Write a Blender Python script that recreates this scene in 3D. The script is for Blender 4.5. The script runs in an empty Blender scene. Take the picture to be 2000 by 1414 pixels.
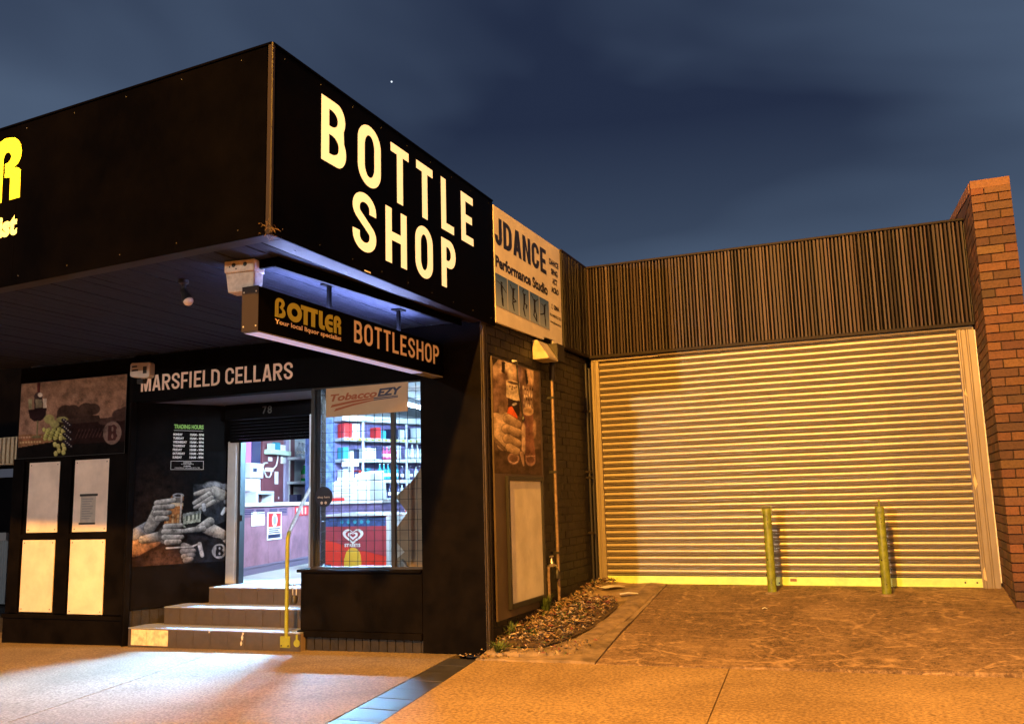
import bpy, bmesh, math, random
import numpy as np
from mathutils import Vector, Matrix
from mathutils.geometry import tessellate_polygon

R = math.radians
rng = random.Random(7)
scene = bpy.context.scene
C = scene.collection

# ------------------------------------------------------------------ camera
cam_d = bpy.data.cameras.new('camera'); cam = bpy.data.objects.new('camera', cam_d); C.objects.link(cam)
yaw, pitch, roll = -0.3974, 0.1531, -0.0272
fw = Vector((math.sin(yaw)*math.cos(pitch), math.cos(yaw)*math.cos(pitch), math.sin(pitch)))
rt0 = Vector((math.cos(yaw), -math.sin(yaw), 0)); up0 = rt0.cross(fw)
rt = math.cos(roll)*rt0 + math.sin(roll)*up0; up = -math.sin(roll)*rt0 + math.cos(roll)*up0
m = Matrix((rt, up, -fw)).transposed().to_4x4(); m.translation = Vector((3.359, -7.2689, 1.34))
cam.matrix_world = m
cam_d.sensor_width = 36; cam_d.lens = 36*1728.082/2000; cam_d.clip_end = 3000; cam_d.clip_start = 0.05
scene.camera = cam

# ------------------------------------------------------------------ world: dusk sky with broken cloud
w = bpy.data.worlds.new('World'); scene.world = w; w.use_nodes = True
nt = w.node_tree; nt.nodes.clear()
def N(t, **k):
    n = nt.nodes.new(t)
    for a, b in k.items(): setattr(n, a, b)
    return n
L = lambda a, b: nt.links.new(a, b)
out = N('ShaderNodeOutputWorld'); bg = N('ShaderNodeBackground'); L(bg.outputs[0], out.inputs[0])
tc = N('ShaderNodeTexCoord'); mp = N('ShaderNodeMapping'); mp.inputs['Scale'].default_value = (1.0, 1.0, 2.6)
mp.inputs['Location'].default_value = (4, -3, 1.5); mp.inputs['Rotation'].default_value = (0.15, 0.22, 0.5)
L(tc.outputs['Generated'], mp.inputs[0])
nz = N('ShaderNodeTexNoise'); nz.inputs['Scale'].default_value = 1.25; nz.inputs['Detail'].default_value = 4; nz.inputs['Roughness'].default_value = 0.42
nz.inputs['Distortion'].default_value = 0.35
L(mp.outputs[0], nz.inputs['Vector'])
cr = N('ShaderNodeValToRGB'); cr.color_ramp.elements[0].position = 0.40; cr.color_ramp.elements[1].position = 0.61
cr.color_ramp.elements[0].color = (0.0165, 0.026, 0.058, 1); cr.color_ramp.elements[1].color = (0.078, 0.116, 0.188, 1)
L(nz.outputs['Fac'], cr.inputs[0])
sx = N('ShaderNodeSeparateXYZ'); L(tc.outputs['Generated'], sx.inputs[0])
hr = N('ShaderNodeMapRange'); hr.inputs[1].default_value = 0.04; hr.inputs[2].default_value = 0.40; hr.inputs[3].default_value = 1; hr.inputs[4].default_value = 0
L(sx.outputs['Z'], hr.inputs[0])
mx = N('ShaderNodeMix', data_type='RGBA'); mx.inputs['B'].default_value = (0.108, 0.162, 0.245, 1)
hm = N('ShaderNodeMath', operation='MULTIPLY'); hm.inputs[1].default_value = 0.75; L(hr.outputs[0], hm.inputs[0])
L(hm.outputs[0], mx.inputs['Factor']); L(cr.outputs[0], mx.inputs['A'])
sky = N('ShaderNodeTexSky', sky_type='NISHITA'); sky.sun_disc = False; sky.sun_elevation = R(-4); sky.sun_rotation = R(120)
sc_ = N('ShaderNodeVectorMath', operation='SCALE'); sc_.inputs['Scale'].default_value = 0.05; L(sky.outputs[0], sc_.inputs[0])
ad = N('ShaderNodeVectorMath', operation='ADD'); L(mx.outputs['Result'], ad.inputs[0]); L(sc_.outputs[0], ad.inputs[1])
L(ad.outputs[0], bg.inputs['Color']); bg.inputs['Strength'].default_value = 1.0

# ------------------------------------------------------------------ lamps of the street (behind the photographer) and an added side fill
def lamp(name, loc, col, power, radius):
    l = bpy.data.lights.new(name, 'POINT'); l.color = col; l.energy = power; l.shadow_soft_size = radius
    o = bpy.data.objects.new(name, l); o.location = loc; C.objects.link(o); return o
lamp('street_lamp_light', (1.55, -10.6, 8.0), (1.0, 0.425, 0.048), 19500, 0.16)
lamp('added_side_fill_light', (15.0, -9.0, 9.0), (1.0, 0.425, 0.05), 7000, 0.2)  # added sodium fill to brighten the side wall
lamp('white_street_lamp_light', (-5.4, -34.0, 5.0), (1.0, 0.92, 0.80), 13500, 0.25)

vs = scene.view_settings
vs.view_transform = 'Standard'; vs.look = 'None'; vs.exposure = 0.0; vs.gamma = 1.0
cy = scene.cycles
cy.max_bounces = 7; cy.diffuse_bounces = 3; cy.glossy_bounces = 3; cy.transmission_bounces = 6; cy.transparent_max_bounces = 16
cy.sample_clamp_indirect = 4.0; cy.caustics_reflective = False; cy.caustics_refractive = False
cy.use_denoising = True

# ------------------------------------------------------------------ materials
MATS = {}
def mat(name, col, rough=0.6, metal=0.0, var=0.0, vscale=6.0, bump=0.0, bscale=60.0, emit=None, estr=0.0, stretch=None, col2=None, cut=(0.35, 0.65), spec=0.5, coat=0.0):
    if name in MATS: return MATS[name]
    mt = bpy.data.materials.new(name); mt.use_nodes = True; t = mt.node_tree; b = t.nodes['Principled BSDF']
    b.inputs['Base Color'].default_value = (*col, 1); b.inputs['Roughness'].default_value = rough; b.inputs['Metallic'].default_value = metal
    b.inputs['Specular IOR Level'].default_value = spec; b.inputs['Coat Weight'].default_value = coat
    if emit: b.inputs['Emission Color'].default_value = (*emit, 1); b.inputs['Emission Strength'].default_value = estr
    if var or bump or col2:
        co = t.nodes.new('ShaderNodeTexCoord'); src = co.outputs['Object']
        if stretch:
            mpn = t.nodes.new('ShaderNodeMapping'); mpn.inputs['Scale'].default_value = stretch; t.links.new(src, mpn.inputs[0]); src = mpn.outputs[0]
    if var or col2:
        n = t.nodes.new('ShaderNodeTexNoise'); n.inputs['Scale'].default_value = vscale; n.inputs['Detail'].default_value = 8; n.inputs['Roughness'].default_value = 0.62
        t.links.new(src, n.inputs['Vector'])
        r = t.nodes.new('ShaderNodeValToRGB'); r.color_ramp.elements[0].position = cut[0]; r.color_ramp.elements[1].position = cut[1]
        c0 = tuple(c*(1-var) for c in col); c1 = col2 if col2 else tuple(min(1, c*(1+var)) for c in col)
        r.color_ramp.elements[0].color = (*c0, 1); r.color_ramp.elements[1].color = (*c1, 1)
        t.links.new(n.outputs['Fac'], r.inputs[0]); t.links.new(r.outputs[0], b.inputs['Base Color'])
        mr = t.nodes.new('ShaderNodeMapRange'); mr.inputs[3].default_value = max(0, rough-0.1); mr.inputs[4].default_value = min(1, rough+0.12)
        t.links.new(n.outputs['Fac'], mr.inputs[0]); t.links.new(mr.outputs[0], b.inputs['Roughness'])
    if bump:
        n2 = t.nodes.new('ShaderNodeTexNoise'); n2.inputs['Scale'].default_value = bscale; n2.inputs['Detail'].default_value = 6
        t.links.new(src, n2.inputs['Vector'])
        bp = t.nodes.new('ShaderNodeBump'); bp.inputs['Strength'].default_value = bump; bp.inputs['Distance'].default_value = 0.01
        t.links.new(n2.outputs['Fac'], bp.inputs['Height']); t.links.new(bp.outputs[0], b.inputs['Normal'])
    MATS[name] = mt; return mt

M_black = mat('black paint', (0.0026, 0.0023, 0.0028), 0.6, var=0.35, vscale=3, bump=0.08, bscale=30, spec=.03)
M_fascia = mat('black sheet', (0.0009, 0.0007, 0.0007), 0.5, var=0.5, vscale=1.5, bump=0.03, bscale=2.5, spec=.018)
M_panel = mat('charcoal panel', (0.0040, 0.0031, 0.0029), 0.6, var=0.45, vscale=4, bump=0.06, bscale=90, spec=.03)
M_blackbrick = mat('black painted brick', (0.017, 0.013, 0.010), 0.55, spec=.35, var=0.45, vscale=14, bump=0.35, bscale=70)
M_soffit = mat('soffit board', (0.020, 0.022, 0.034), 0.75, spec=.06, var=0.4, vscale=9, bump=0.2, bscale=60, stretch=(8, 1, 1))
M_brown = mat('brown flashing', (0.018, 0.0125, 0.0105), 0.55, var=0.4, vscale=12, bump=0.1, spec=.15)
M_trimwood = mat('worn trim', (0.030, 0.020, 0.015), 0.65, var=0.6, vscale=18, bump=0.25, stretch=(3, 3, .6))
M_rib = mat('brown ribbed cladding', (0.040, 0.022, 0.013), 0.45, metal=0.0, var=0.45, vscale=5, stretch=(9, 9, .35), spec=0.4)
M_cream_glow = mat('cream letters', (0.83, 0.80, 0.70), 0.5, emit=(1.0, 0.75, 0.42), estr=0.58)  # glow added to the letter colour to keep it bright, no lamp behind
M_yellow_glow = mat('yellow letters', (0.8, 0.74, 0.05), 0.5, emit=(1.0, 0.80, 0.02), estr=0.75)  # these letters glow too, standing in for reflected street light
M_white = mat('white vinyl', (0.80, 0.78, 0.74), 0.5, var=0.06, vscale=40)
M_dimwhite = mat('faded white vinyl', (0.62, 0.58, 0.55), 0.55, var=0.08, vscale=30)
M_yellowv = mat('mustard vinyl', (0.40, 0.37, 0.035), 0.5, var=0.05)
M_banner = mat('cream banner', (0.74, 0.68, 0.58), 0.6, var=0.07, vscale=5, bump=0.05, bscale=8)
M_blackv = mat('black vinyl', (0.012, 0.011, 0.012), 0.5)
M_board = mat('white board', (0.76, 0.65, 0.57), 0.5, var=0.12, vscale=4)
M_cork = mat('blank noticeboard sheet', (0.66, 0.62, 0.55), 0.4, var=0.16, vscale=3.2, bump=0.05, bscale=20)
M_galv = mat('galvanised curtain', (0.36, 0.315, 0.235), 0.40, metal=0.50, var=0.12, vscale=60, stretch=(1, 1, 1.0), bump=0.02, bscale=160, cut=(0.3, 0.62))
M_guide = mat('galvanised guide', (0.29, 0.245, 0.175), 0.42, metal=0.3, var=0.06, vscale=9, stretch=(3, 3, .5), bump=0.06)
M_lime = mat('lime rail paint', (0.64, 0.80, 0.27), 0.45, var=0.08, vscale=12)
M_boll = mat('yellow bollard paint', (0.165, 0.205, 0.018), 0.45, var=0.38, vscale=16, bump=0.08, bscale=120)
M_railY = mat('yellow rail paint', (0.23, 0.255, 0.018), 0.38, var=0.12, vscale=20, bump=0.05)
M_steel = mat('bare steel', (0.55, 0.56, 0.58), 0.35, metal=0.35, var=0.15, vscale=20)
M_alu = mat('aluminium frame', (0.50, 0.51, 0.53), 0.45, metal=0.1, var=0.08, vscale=10)
M_copper = mat('old copper pipe', (0.30, 0.21, 0.15), 0.4, metal=0.5, var=0.3, vscale=30)
M_brass = mat('chrome tap', (0.62, 0.56, 0.46), 0.25, metal=0.9, var=0.1)
M_dark = mat('dark metal', (0.018, 0.016, 0.015), 0.45)
M_plast = mat('aged cream plastic', (0.62, 0.52, 0.43), 0.5, var=0.2, vscale=25, bump=0.05, col2=(0.70, 0.62, 0.54))
M_tile = mat('step tile', (0.22, 0.25, 0.32), 0.5, var=0.12, vscale=14)
M_riser = mat('riser tile', (0.052, 0.040, 0.034), 0.5, var=0.16, vscale=16, bump=0.1, bscale=90)
M_grout = mat('tile grout', (0.22, 0.16, 0.11), 0.8)
M_patch = mat('cream tile', (0.60, 0.48, 0.34), 0.55, var=0.35, vscale=16, cut=(0.3, 0.55), bump=0.08)
M_soil = mat('soil', (0.07, 0.045, 0.028), 0.9, var=0.5, vscale=20, bump=0.6, bscale=60)
M_kerb = mat('garden kerb concrete', (0.225, 0.165, 0.11), 0.8, var=0.4, vscale=9, bump=0.5, bscale=45)
M_apron = mat('broken apron concrete', (0.25, 0.185, 0.12), 0.85, var=0.5, vscale=5, bump=0.6, bscale=40)
M_glassblk = mat('dark glass', (0.01, 0.012, 0.02), 0.1)
M_maroon = mat('maroon laminate', (0.16, 0.045, 0.06), 0.35, var=0.2, vscale=4)
M_mauve = mat('mauve laminate', (0.28, 0.14, 0.19), 0.4, var=0.28, vscale=4.5)
M_kick = mat('kickboard', (0.16, 0.13, 0.20), 0.5)
M_intw = mat('shop white', (0.52, 0.55, 0.58), 0.6, var=0.08, vscale=5)
M_blue = mat('blue wall', (0.10, 0.15, 0.36), 0.5, var=0.5, vscale=9)
M_purple = mat('purple back panel', (0.16, 0.13, 0.30), 0.5, var=0.3, vscale=12)
M_floor = mat('shop floor tile', (0.5, 0.5, 0.48), 0.35, var=0.1, vscale=9)
M_cart = mat('carton board', (0.42, 0.30, 0.20), 0.75, var=0.12, vscale=10)
M_paper = mat('paper', (0.75, 0.75, 0.73), 0.7, var=0.05)
M_red = mat('red print', (0.62, 0.03, 0.03), 0.4)
M_redf = mat('red cabinet', (0.66, 0.035, 0.02), 0.35, var=0.1, vscale=3)
M_dred = mat('dark red print', (0.30, 0.035, 0.05), 0.4)
M_icey = mat('yellow print', (0.75, 0.42, 0.03), 0.4)
M_navy = mat('navy print', (0.012, 0.018, 0.06), 0.4)
M_ora = mat('orange print', (0.30, 0.075, 0.015), 0.5)
M_grey = mat('grey print', (0.26, 0.26, 0.27), 0.5)
M_green = mat('green bottle', (0.02, 0.42, 0.08), 0.2)
M_lgreen = mat('green print', (0.30, 0.62, 0.10), 0.5)
M_teal = mat('teal bottle', (0.05, 0.30, 0.40), 0.2)
M_clear = mat('pale bottle', (0.62, 0.68, 0.72), 0.2)
M_pink = mat('pink bottle', (0.65, 0.10, 0.25), 0.25)
M_bdark = mat('dark bottle', (0.05, 0.05, 0.12), 0.2)
M_tube = mat('fluorescent tube', (0.9, 0.9, 0.9), 0.5, emit=(0.54, 0.77, 1.0), estr=110)
M_led = mat('blue white strip', (0.9, 0.9, 0.9), 0.5, emit=(0.26, 0.40, 1.0), estr=24)
M_leafg = mat('weed leaf', (0.07, 0.11, 0.025), 0.6, var=0.3, vscale=20)

def glass_mat():
    mt = bpy.data.materials.new('window glass'); mt.use_nodes = True; t = mt.node_tree; t.nodes.clear()
    o = t.nodes.new('ShaderNodeOutputMaterial'); mi = t.nodes.new('ShaderNodeMixShader'); tr = t.nodes.new('ShaderNodeBsdfTransparent'); g = t.nodes.new('ShaderNodeBsdfGlossy')
    tr.inputs[0].default_value = (0.93, 0.96, 0.97, 1); g.inputs['Roughness'].default_value = 0.02
    f = t.nodes.new('ShaderNodeFresnel'); f.inputs[0].default_value = 1.25
    mn = t.nodes.new('ShaderNodeMath'); mn.operation = 'MINIMUM'; mn.inputs[1].default_value = 0.22; t.links.new(f.outputs[0], mn.inputs[0]); t.links.new(mn.outputs[0], mi.inputs[0]); t.links.new(tr.outputs[0], mi.inputs[1]); t.links.new(g.outputs[0], mi.inputs[2]); t.links.new(mi.outputs[0], o.inputs[0]); return mt
M_glass = glass_mat()

def vcol_mat(name, rough=0.45, attr='Col'):
    mt = bpy.data.materials.new(name); mt.use_nodes = True; t = mt.node_tree; b = t.nodes['Principled BSDF']; b.inputs['Roughness'].default_value = rough
    a = t.nodes.new('ShaderNodeAttribute'); a.attribute_name = attr; t.links.new(a.outputs['Color'], b.inputs['Base Color'])
    if name == 'orange brick':
        co = t.nodes.new('ShaderNodeTexCoord'); n = t.nodes.new('ShaderNodeTexNoise'); n.inputs['Scale'].default_value = 60; n.inputs['Detail'].default_value = 6
        t.links.new(co.outputs['Object'], n.inputs['Vector'])
        mxx = t.nodes.new('ShaderNodeMix'); mxx.data_type = 'RGBA'; mxx.blend_type = 'MULTIPLY'; mxx.inputs['Factor'].default_value = 0.6
        rr = t.nodes.new('ShaderNodeValToRGB'); rr.color_ramp.elements[0].position = 0.3; rr.color_ramp.elements[0].color = (.45, .42, .4, 1); rr.color_ramp.elements[1].position = 0.6
        t.links.new(n.outputs['Fac'], rr.inputs[0]); t.links.new(a.outputs['Color'], mxx.inputs['A']); t.links.new(rr.outputs[0], mxx.inputs['B']); t.links.new(mxx.outputs['Result'], b.inputs['Base Color'])
        bp = t.nodes.new('ShaderNodeBump'); bp.inputs['Strength'].default_value = 0.35; bp.inputs['Distance'].default_value = 0.01
        t.links.new(n.outputs['Fac'], bp.inputs['Height']); t.links.new(bp.outputs[0], b.inputs['Normal'])
    return mt
M_print = vcol_mat('photo print', 0.5); M_print.node_tree.nodes['Principled BSDF'].inputs['Specular IOR Level'].default_value = 0.03
M_brick = vcol_mat('orange brick', 0.8); M_leaf = vcol_mat('dry leaves', 0.7); M_ribv = vcol_mat('ribbed cladding', 0.5)
M_ribv.node_tree.nodes['Principled BSDF'].inputs['Specular IOR Level'].default_value = 0.2

def concrete(name, base, dark, light, scratch, grain, bumpd):
    mt = bpy.data.materials.new(name); mt.use_nodes = True; t = mt.node_tree; b = t.nodes['Principled BSDF']; b.inputs['Roughness'].default_value = 0.8
    lk = t.links.new
    def nd(ty, **k):
        n = t.nodes.new(ty)
        for a_, v_ in k.items(): n.inputs[a_].default_value = v_
        return n
    co = t.nodes.new('ShaderNodeTexCoord').outputs['Object']
    big = nd('ShaderNodeTexNoise', Scale=0.8, Detail=6.0, Roughness=0.65); lk(co, big.inputs['Vector'])
    fine = nd('ShaderNodeTexNoise', Scale=grain, Detail=5.0, Roughness=0.7); lk(co, fine.inputs['Vector'])
    r1 = t.nodes.new('ShaderNodeValToRGB'); r1.color_ramp.elements[0].position = 0.36; r1.color_ramp.elements[1].position = 0.66
    r1.color_ramp.elements[0].color = (*dark, 1); r1.color_ramp.elements[1].color = (*base, 1); lk(big.outputs['Fac'], r1.inputs[0])
    r2 = t.nodes.new('ShaderNodeValToRGB'); r2.color_ramp.elements[0].position = 0.40; r2.color_ramp.elements[1].position = 0.61
    r2.color_ramp.elements[0].color = (.54, .51, .48, 1); r2.color_ramp.elements[1].color = (1.25, 1.25, 1.25, 1); lk(fine.outputs['Fac'], r2.inputs[0])
    mu = t.nodes.new('ShaderNodeMix'); mu.data_type = 'RGBA'; mu.blend_type = 'MULTIPLY'; mu.inputs['Factor'].default_value = 1.0; mu.clamp_result = False
    lk(r1.outputs[0], mu.inputs['A']); lk(r2.outputs[0], mu.inputs['B']); cur = mu.outputs['Result']
    if scratch:
        # worn pale wash
        for sc, lo, hi, op, st, ro in ((0.7, .50, .62, .35, (1, 1.0, 1), .35), (2.2, .50, .62, .32, (1.3, 1, 1), -.5), (7.0, .50, .62, .34, (1, 1, 1), .5), (24, .50, .60, .45, (1, 1, 1), 0), (60, .52, .60, .45, (1, 1, 1), 0)):
            mw = t.nodes.new('ShaderNodeMapping'); mw.inputs['Scale'].default_value = st; mw.inputs['Rotation'].default_value = (0, 0, ro); lk(co, mw.inputs[0])
            br = nd('ShaderNodeTexNoise', Scale=sc, Detail=15.0, Roughness=0.80, Distortion=0.5); lk(mw.outputs[0], br.inputs['Vector'])
            mr = t.nodes.new('ShaderNodeMapRange'); mr.inputs[1].default_value = lo; mr.inputs[2].default_value = hi; mr.inputs[4].default_value = op; lk(br.outputs['Fac'], mr.inputs[0])
            m2 = t.nodes.new('ShaderNodeMix'); m2.data_type = 'RGBA'; m2.inputs['B'].default_value = (*light, 1); lk(mr.outputs[0], m2.inputs['Factor']); lk(cur, m2.inputs['A']); cur = m2.outputs['Result']
        wz = nd('ShaderNodeTexNoise', Scale=1.3, Detail=3.0); lk(co, wz.inputs['Vector'])
        for k, (sc, th) in enumerate(((0.42, 0.020), (0.85, 0.026), (1.7, 0.03))):
            va = t.nodes.new('ShaderNodeVectorMath'); va.operation = 'MULTIPLY_ADD'; va.inputs[1].default_value = (0.9, 0.9, 0.9); lk(wz.outputs['Color'], va.inputs[0])
            ms = t.nodes.new('ShaderNodeMapping'); ms.inputs['Rotation'].default_value = (0, 0, 0.5+k*0.9); ms.inputs['Scale'].default_value = (1.0, 1.9, 1); ms.inputs['Location'].default_value = (k*3.1, k*1.7, 0)
            lk(co, ms.inputs[0]); lk(ms.outputs[0], va.inputs[2])
            vo = t.nodes.new('ShaderNodeTexVoronoi'); vo.feature = 'DISTANCE_TO_EDGE'; vo.inputs['Scale'].default_value = sc; lk(va.outputs[0], vo.inputs['Vector'])
            rr = t.nodes.new('ShaderNodeValToRGB'); rr.color_ramp.elements[0].position = 0.0; rr.color_ramp.elements[0].color = (1, 1, 1, 1); rr.color_ramp.elements[1].position = th; rr.color_ramp.elements[1].color = (0, 0, 0, 1)
            lk(vo.outputs['Distance'], rr.inputs[0])
            br = nd('ShaderNodeTexNoise', Scale=7.0+5*k, Detail=6.0, Roughness=0.7); lk(co, br.inputs['Vector'])
            mr = t.nodes.new('ShaderNodeMapRange'); mr.inputs[1].default_value = 0.44; mr.inputs[2].default_value = 0.56; mr.inputs[4].default_value = 0.8; lk(br.outputs['Fac'], mr.inputs[0])
            ml = t.nodes.new('ShaderNodeMath'); ml.operation = 'MULTIPLY'; lk(rr.outputs[0], ml.inputs[0]); lk(mr.outputs[0], ml.inputs[1])
            m2 = t.nodes.new('ShaderNodeMix'); m2.data_type = 'RGBA'; m2.inputs['B'].default_value = (*[min(1, q_*1.15) for q_ in light], 1); lk(ml.outputs[0], m2.inputs['Factor']); lk(cur, m2.inputs['A']); cur = m2.outputs['Result']
    # gum spots, drips and broad stains
    vo = t.nodes.new('ShaderNodeTexVoronoi'); vo.inputs['Scale'].default_value = 2.6; lk(co, vo.inputs['Vector'])
    rr = t.nodes.new('ShaderNodeValToRGB'); rr.color_ramp.elements[0].position = 0.035; rr.color_ramp.elements[0].color = (.42, .4, .38, 1); rr.color_ramp.elements[1].position = 0.07; rr.color_ramp.elements[1].color = (1, 1, 1, 1); lk(vo.outputs['Distance'], rr.inputs[0])
    sn = nd('ShaderNodeTexNoise', Scale=0.45, Detail=7.0, Roughness=0.7, Distortion=1.5); lk(co, sn.inputs['Vector'])
    r3 = t.nodes.new('ShaderNodeValToRGB'); r3.color_ramp.elements[0].position = 0.40; r3.color_ramp.elements[0].color = (.70, .67, .63, 1); r3.color_ramp.elements[1].position = 0.56; r3.color_ramp.elements[1].color = (1, 1, 1, 1); lk(sn.outputs['Fac'], r3.inputs[0])
    for src_, fa in ((rr, .75), (r3, .8)):
        m4 = t.nodes.new('ShaderNodeMix'); m4.data_type = 'RGBA'; m4.blend_type = 'MULTIPLY'; m4.inputs['Factor'].default_value = fa; lk(cur, m4.inputs['A']); lk(src_.outputs[0], m4.inputs['B']); cur = m4.outputs['Result']
    lk(cur, b.inputs['Base Color'])
    bp = t.nodes.new('ShaderNodeBump'); bp.inputs['Strength'].default_value = bumpd; bp.inputs['Distance'].default_value = 0.01
    lk(fine.outputs['Fac'], bp.inputs['Height']); lk(bp.outputs[0], b.inputs['Normal'])
    return mt
M_drive = concrete('stained driveway concrete', (0.195, 0.127, 0.074), (0.100, 0.064, 0.038), (0.46, 0.325, 0.20), True, 30, 0.4)
M_path = concrete('grained path concrete', (0.45, 0.325, 0.18), (0.33, 0.235, 0.13), (0.4, 0.3, 0.2), False, 38, 0.55)
M_path2 = concrete('smooth path concrete', (0.30, 0.235, 0.165), (0.225, 0.175, 0.12), (0.4, 0.3, 0.2), False, 55, 0.15)
M_asph = concrete('asphalt', (0.06, 0.055, 0.05), (0.045, 0.042, 0.04), (0.1, 0.1, 0.1), False, 60, 0.5)
M_strip = mat('dark pavers', (0.040, 0.040, 0.050), 0.5, var=0.4, vscale=10, bump=0.15, bscale=60)

# ------------------------------------------------------------------ geometry helpers
Z = Vector((0, 0, 1))
class Fr:
    def __init__(s, o, u, n): s.o = Vector(o); s.u = Vector(u).normalized(); s.n = Vector(n).normalized()
    def P(s, a, b, c=0.0): return s.o + s.u*a + Z*b + s.n*c
WF = Fr((0, 0, 0), (1, 0, 0), (0, 1, 0))                     # world: (x, z, y)
FA = Fr((0, 0, 0), (1, .0379, 0), (.0379, -1, 0))            # shop front
FF = Fr((.03, -3.0672, 0), (1, -.0587, 0), (-.0587, -1, 0))  # street fascia
SF = Fr((.03, 0, 0), (0, 1, 0), (1, 0, 0))                   # side fascia
SW = Fr((0, 0, 0), (0, 1, 0), (1, 0, 0))                     # side wall
SH = Fr((0, 3.16, 0), (1, .0058, 0), (.0058, -1, 0))         # garage front
th = R(29.5)
SP = Fr((-4.0, -.15, 0), (math.sin(th), math.cos(th), 0), (math.cos(th), -math.sin(th), 0))   # splayed entry wall
KT = Fr((-3.95, 1.57, 0), (-.25, .968, 0), (.968, .25, 0))   # shop counter
t24 = R(24)
WS = Fr((-4.519, 4.131, 0), (math.sin(t24), math.cos(t24), 0), (math.cos(t24), -math.sin(t24), 0))  # shelf wall

class MB:
    def __init__(s): s.v = []; s.f = []; s.c = []
    def add(s, vs, fs, col=None):
        k = len(s.v); s.v += [tuple(p) for p in vs]; s.f += [tuple(i+k for i in f) for f in fs]; s.c += [col]*len(fs); return s
    def box(s, fr, u0, u1, v0, v1, w0, w1, col=None):
        p = [fr.P(a, b, c) for c in (w0, w1) for b in (v0, v1) for a in (u0, u1)]
        return s.add(p, [(0, 2, 3, 1), (4, 5, 7, 6), (0, 1, 5, 4), (2, 6, 7, 3), (0, 4, 6, 2), (1, 3, 7, 5)], col)
    def wb(s, x0, x1, y0, y1, z0, z1, col=None): return s.box(WF, x0, x1, z0, z1, y0, y1, col)
    def quad(s, a, b, c, d, col=None): return s.add([a, b, c, d], [(0, 1, 2, 3)], col)
    def prism(s, fr, poly, w0, w1, col=None):
        n = len(poly); p = [fr.P(a, b, w0) for a, b in poly]+[fr.P(a, b, w1) for a, b in poly]
        return s.add(p, [tuple(range(n)), tuple(range(2*n-1, n-1, -1))]+[(i, (i+1) % n, n+(i+1) % n, n+i) for i in range(n)], col)
    def slab(s, poly, z0, z1, col=None):                     # poly in (x, y)
        n = len(poly); g = lambda zz, i: zz[i] if isinstance(zz, (list, tuple)) else zz
        p = [(a, b, g(z0, i)) for i, (a, b) in enumerate(poly)]+[(a, b, g(z1, i)) for i, (a, b) in enumerate(poly)]
        return s.add(p, [tuple(range(n)), tuple(range(2*n-1, n-1, -1))]+[(i, (i+1) % n, n+(i+1) % n, n+i) for i in range(n)], col)
    def tube(s, pts, r, seg=10, cap=True):
        pts = [Vector(p) for p in pts]; rs = r if isinstance(r, (list, tuple)) else [r]*len(pts); ring = []; k = len(s.v); vs = []
        up_ = None
        for i, p in enumerate(pts):
            d = (pts[min(i+1, len(pts)-1)]-pts[max(i-1, 0)]).normalized()
            if up_ is None: up_ = d.orthogonal().normalized()
            a = (up_-d*up_.dot(d)).normalized(); up_ = a; b = d.cross(a)
            vs += [p+(a*math.cos(q*2*math.pi/seg)+b*math.sin(q*2*math.pi/seg))*rs[i] for q in range(seg)]
        fs = [(i*seg+q, i*seg+(q+1) % seg, (i+1)*seg+(q+1) % seg, (i+1)*seg+q) for i in range(len(pts)-1) for q in range(seg)]
        if cap: fs += [tuple(range(seg)), tuple((len(pts)-1)*seg+q for q in range(seg-1, -1, -1))]
        return s.add(vs, fs)
    def lathe(s, c, prof, seg=14, axis=None):
        c = Vector(c); ax = Vector(axis).normalized() if axis else Z; a = ax.orthogonal().normalized(); b = ax.cross(a)
        vs = [c+ax*z_+(a*math.cos(q*2*math.pi/seg)+b*math.sin(q*2*math.pi/seg))*r_ for r_, z_ in prof for q in range(seg)]
        n = len(prof); fs = [(i*seg+q, i*seg+(q+1) % seg, (i+1)*seg+(q+1) % seg, (i+1)*seg+q) for i in range(n-1) for q in range(seg)]
        return s.add(vs, fs+[tuple(range(seg)), tuple((n-1)*seg+q for q in range(seg-1, -1, -1))])
    def mesh(s, name, smooth=False):
        me = bpy.data.meshes.new(name); me.from_pydata(s.v, [], s.f); me.update()
        bm = bmesh.new(); bm.from_mesh(me); bmesh.ops.recalc_face_normals(bm, faces=bm.faces); bm.to_mesh(me); bm.free()
        if any(c is not None for c in s.c):
            at = me.color_attributes.new('Col', 'FLOAT_COLOR', 'CORNER'); arr = []
            for p in me.polygons:
                c = s.c[p.index] or (.3, .3, .3)
                for _ in range(p.loop_total): arr += [*c, 1.0]
            at.data.foreach_set('color', arr)
        if smooth:
            for p in me.polygons: p.use_smooth = True
        return me
    def build(s, name, material, parent=None, bevel=0, smooth=False, auto=None):
        me = s.mesh(name, smooth); me.materials.append(material)
        o = bpy.data.objects.new(name, me); C.objects.link(o); put(o, parent)
        if bevel:
            b = o.modifiers.new('bevel', 'BEVEL'); b.width = bevel; b.segments = 2; b.limit_method = 'ANGLE'; b.angle_limit = R(40)
        if smooth and auto: 
            me.set_sharp_from_angle(angle=R(auto))
        return o
def put(o, parent):
    if parent:
        o.parent = parent; o.matrix_parent_inverse = Matrix.Translation(-parent.location)
def tag(o, label=None, cat=None, group=None, kind=None):
    if label: o['label'] = label
    if cat: o['category'] = cat
    if group: o['group'] = group
    if kind: o['kind'] = kind
    return o
def thing(name, loc, label, cat, group=None):
    o = bpy.data.objects.new(name, None); o.location = loc; o.empty_display_size = 0.1; C.objects.link(o); return tag(o, label, cat, group)

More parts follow.
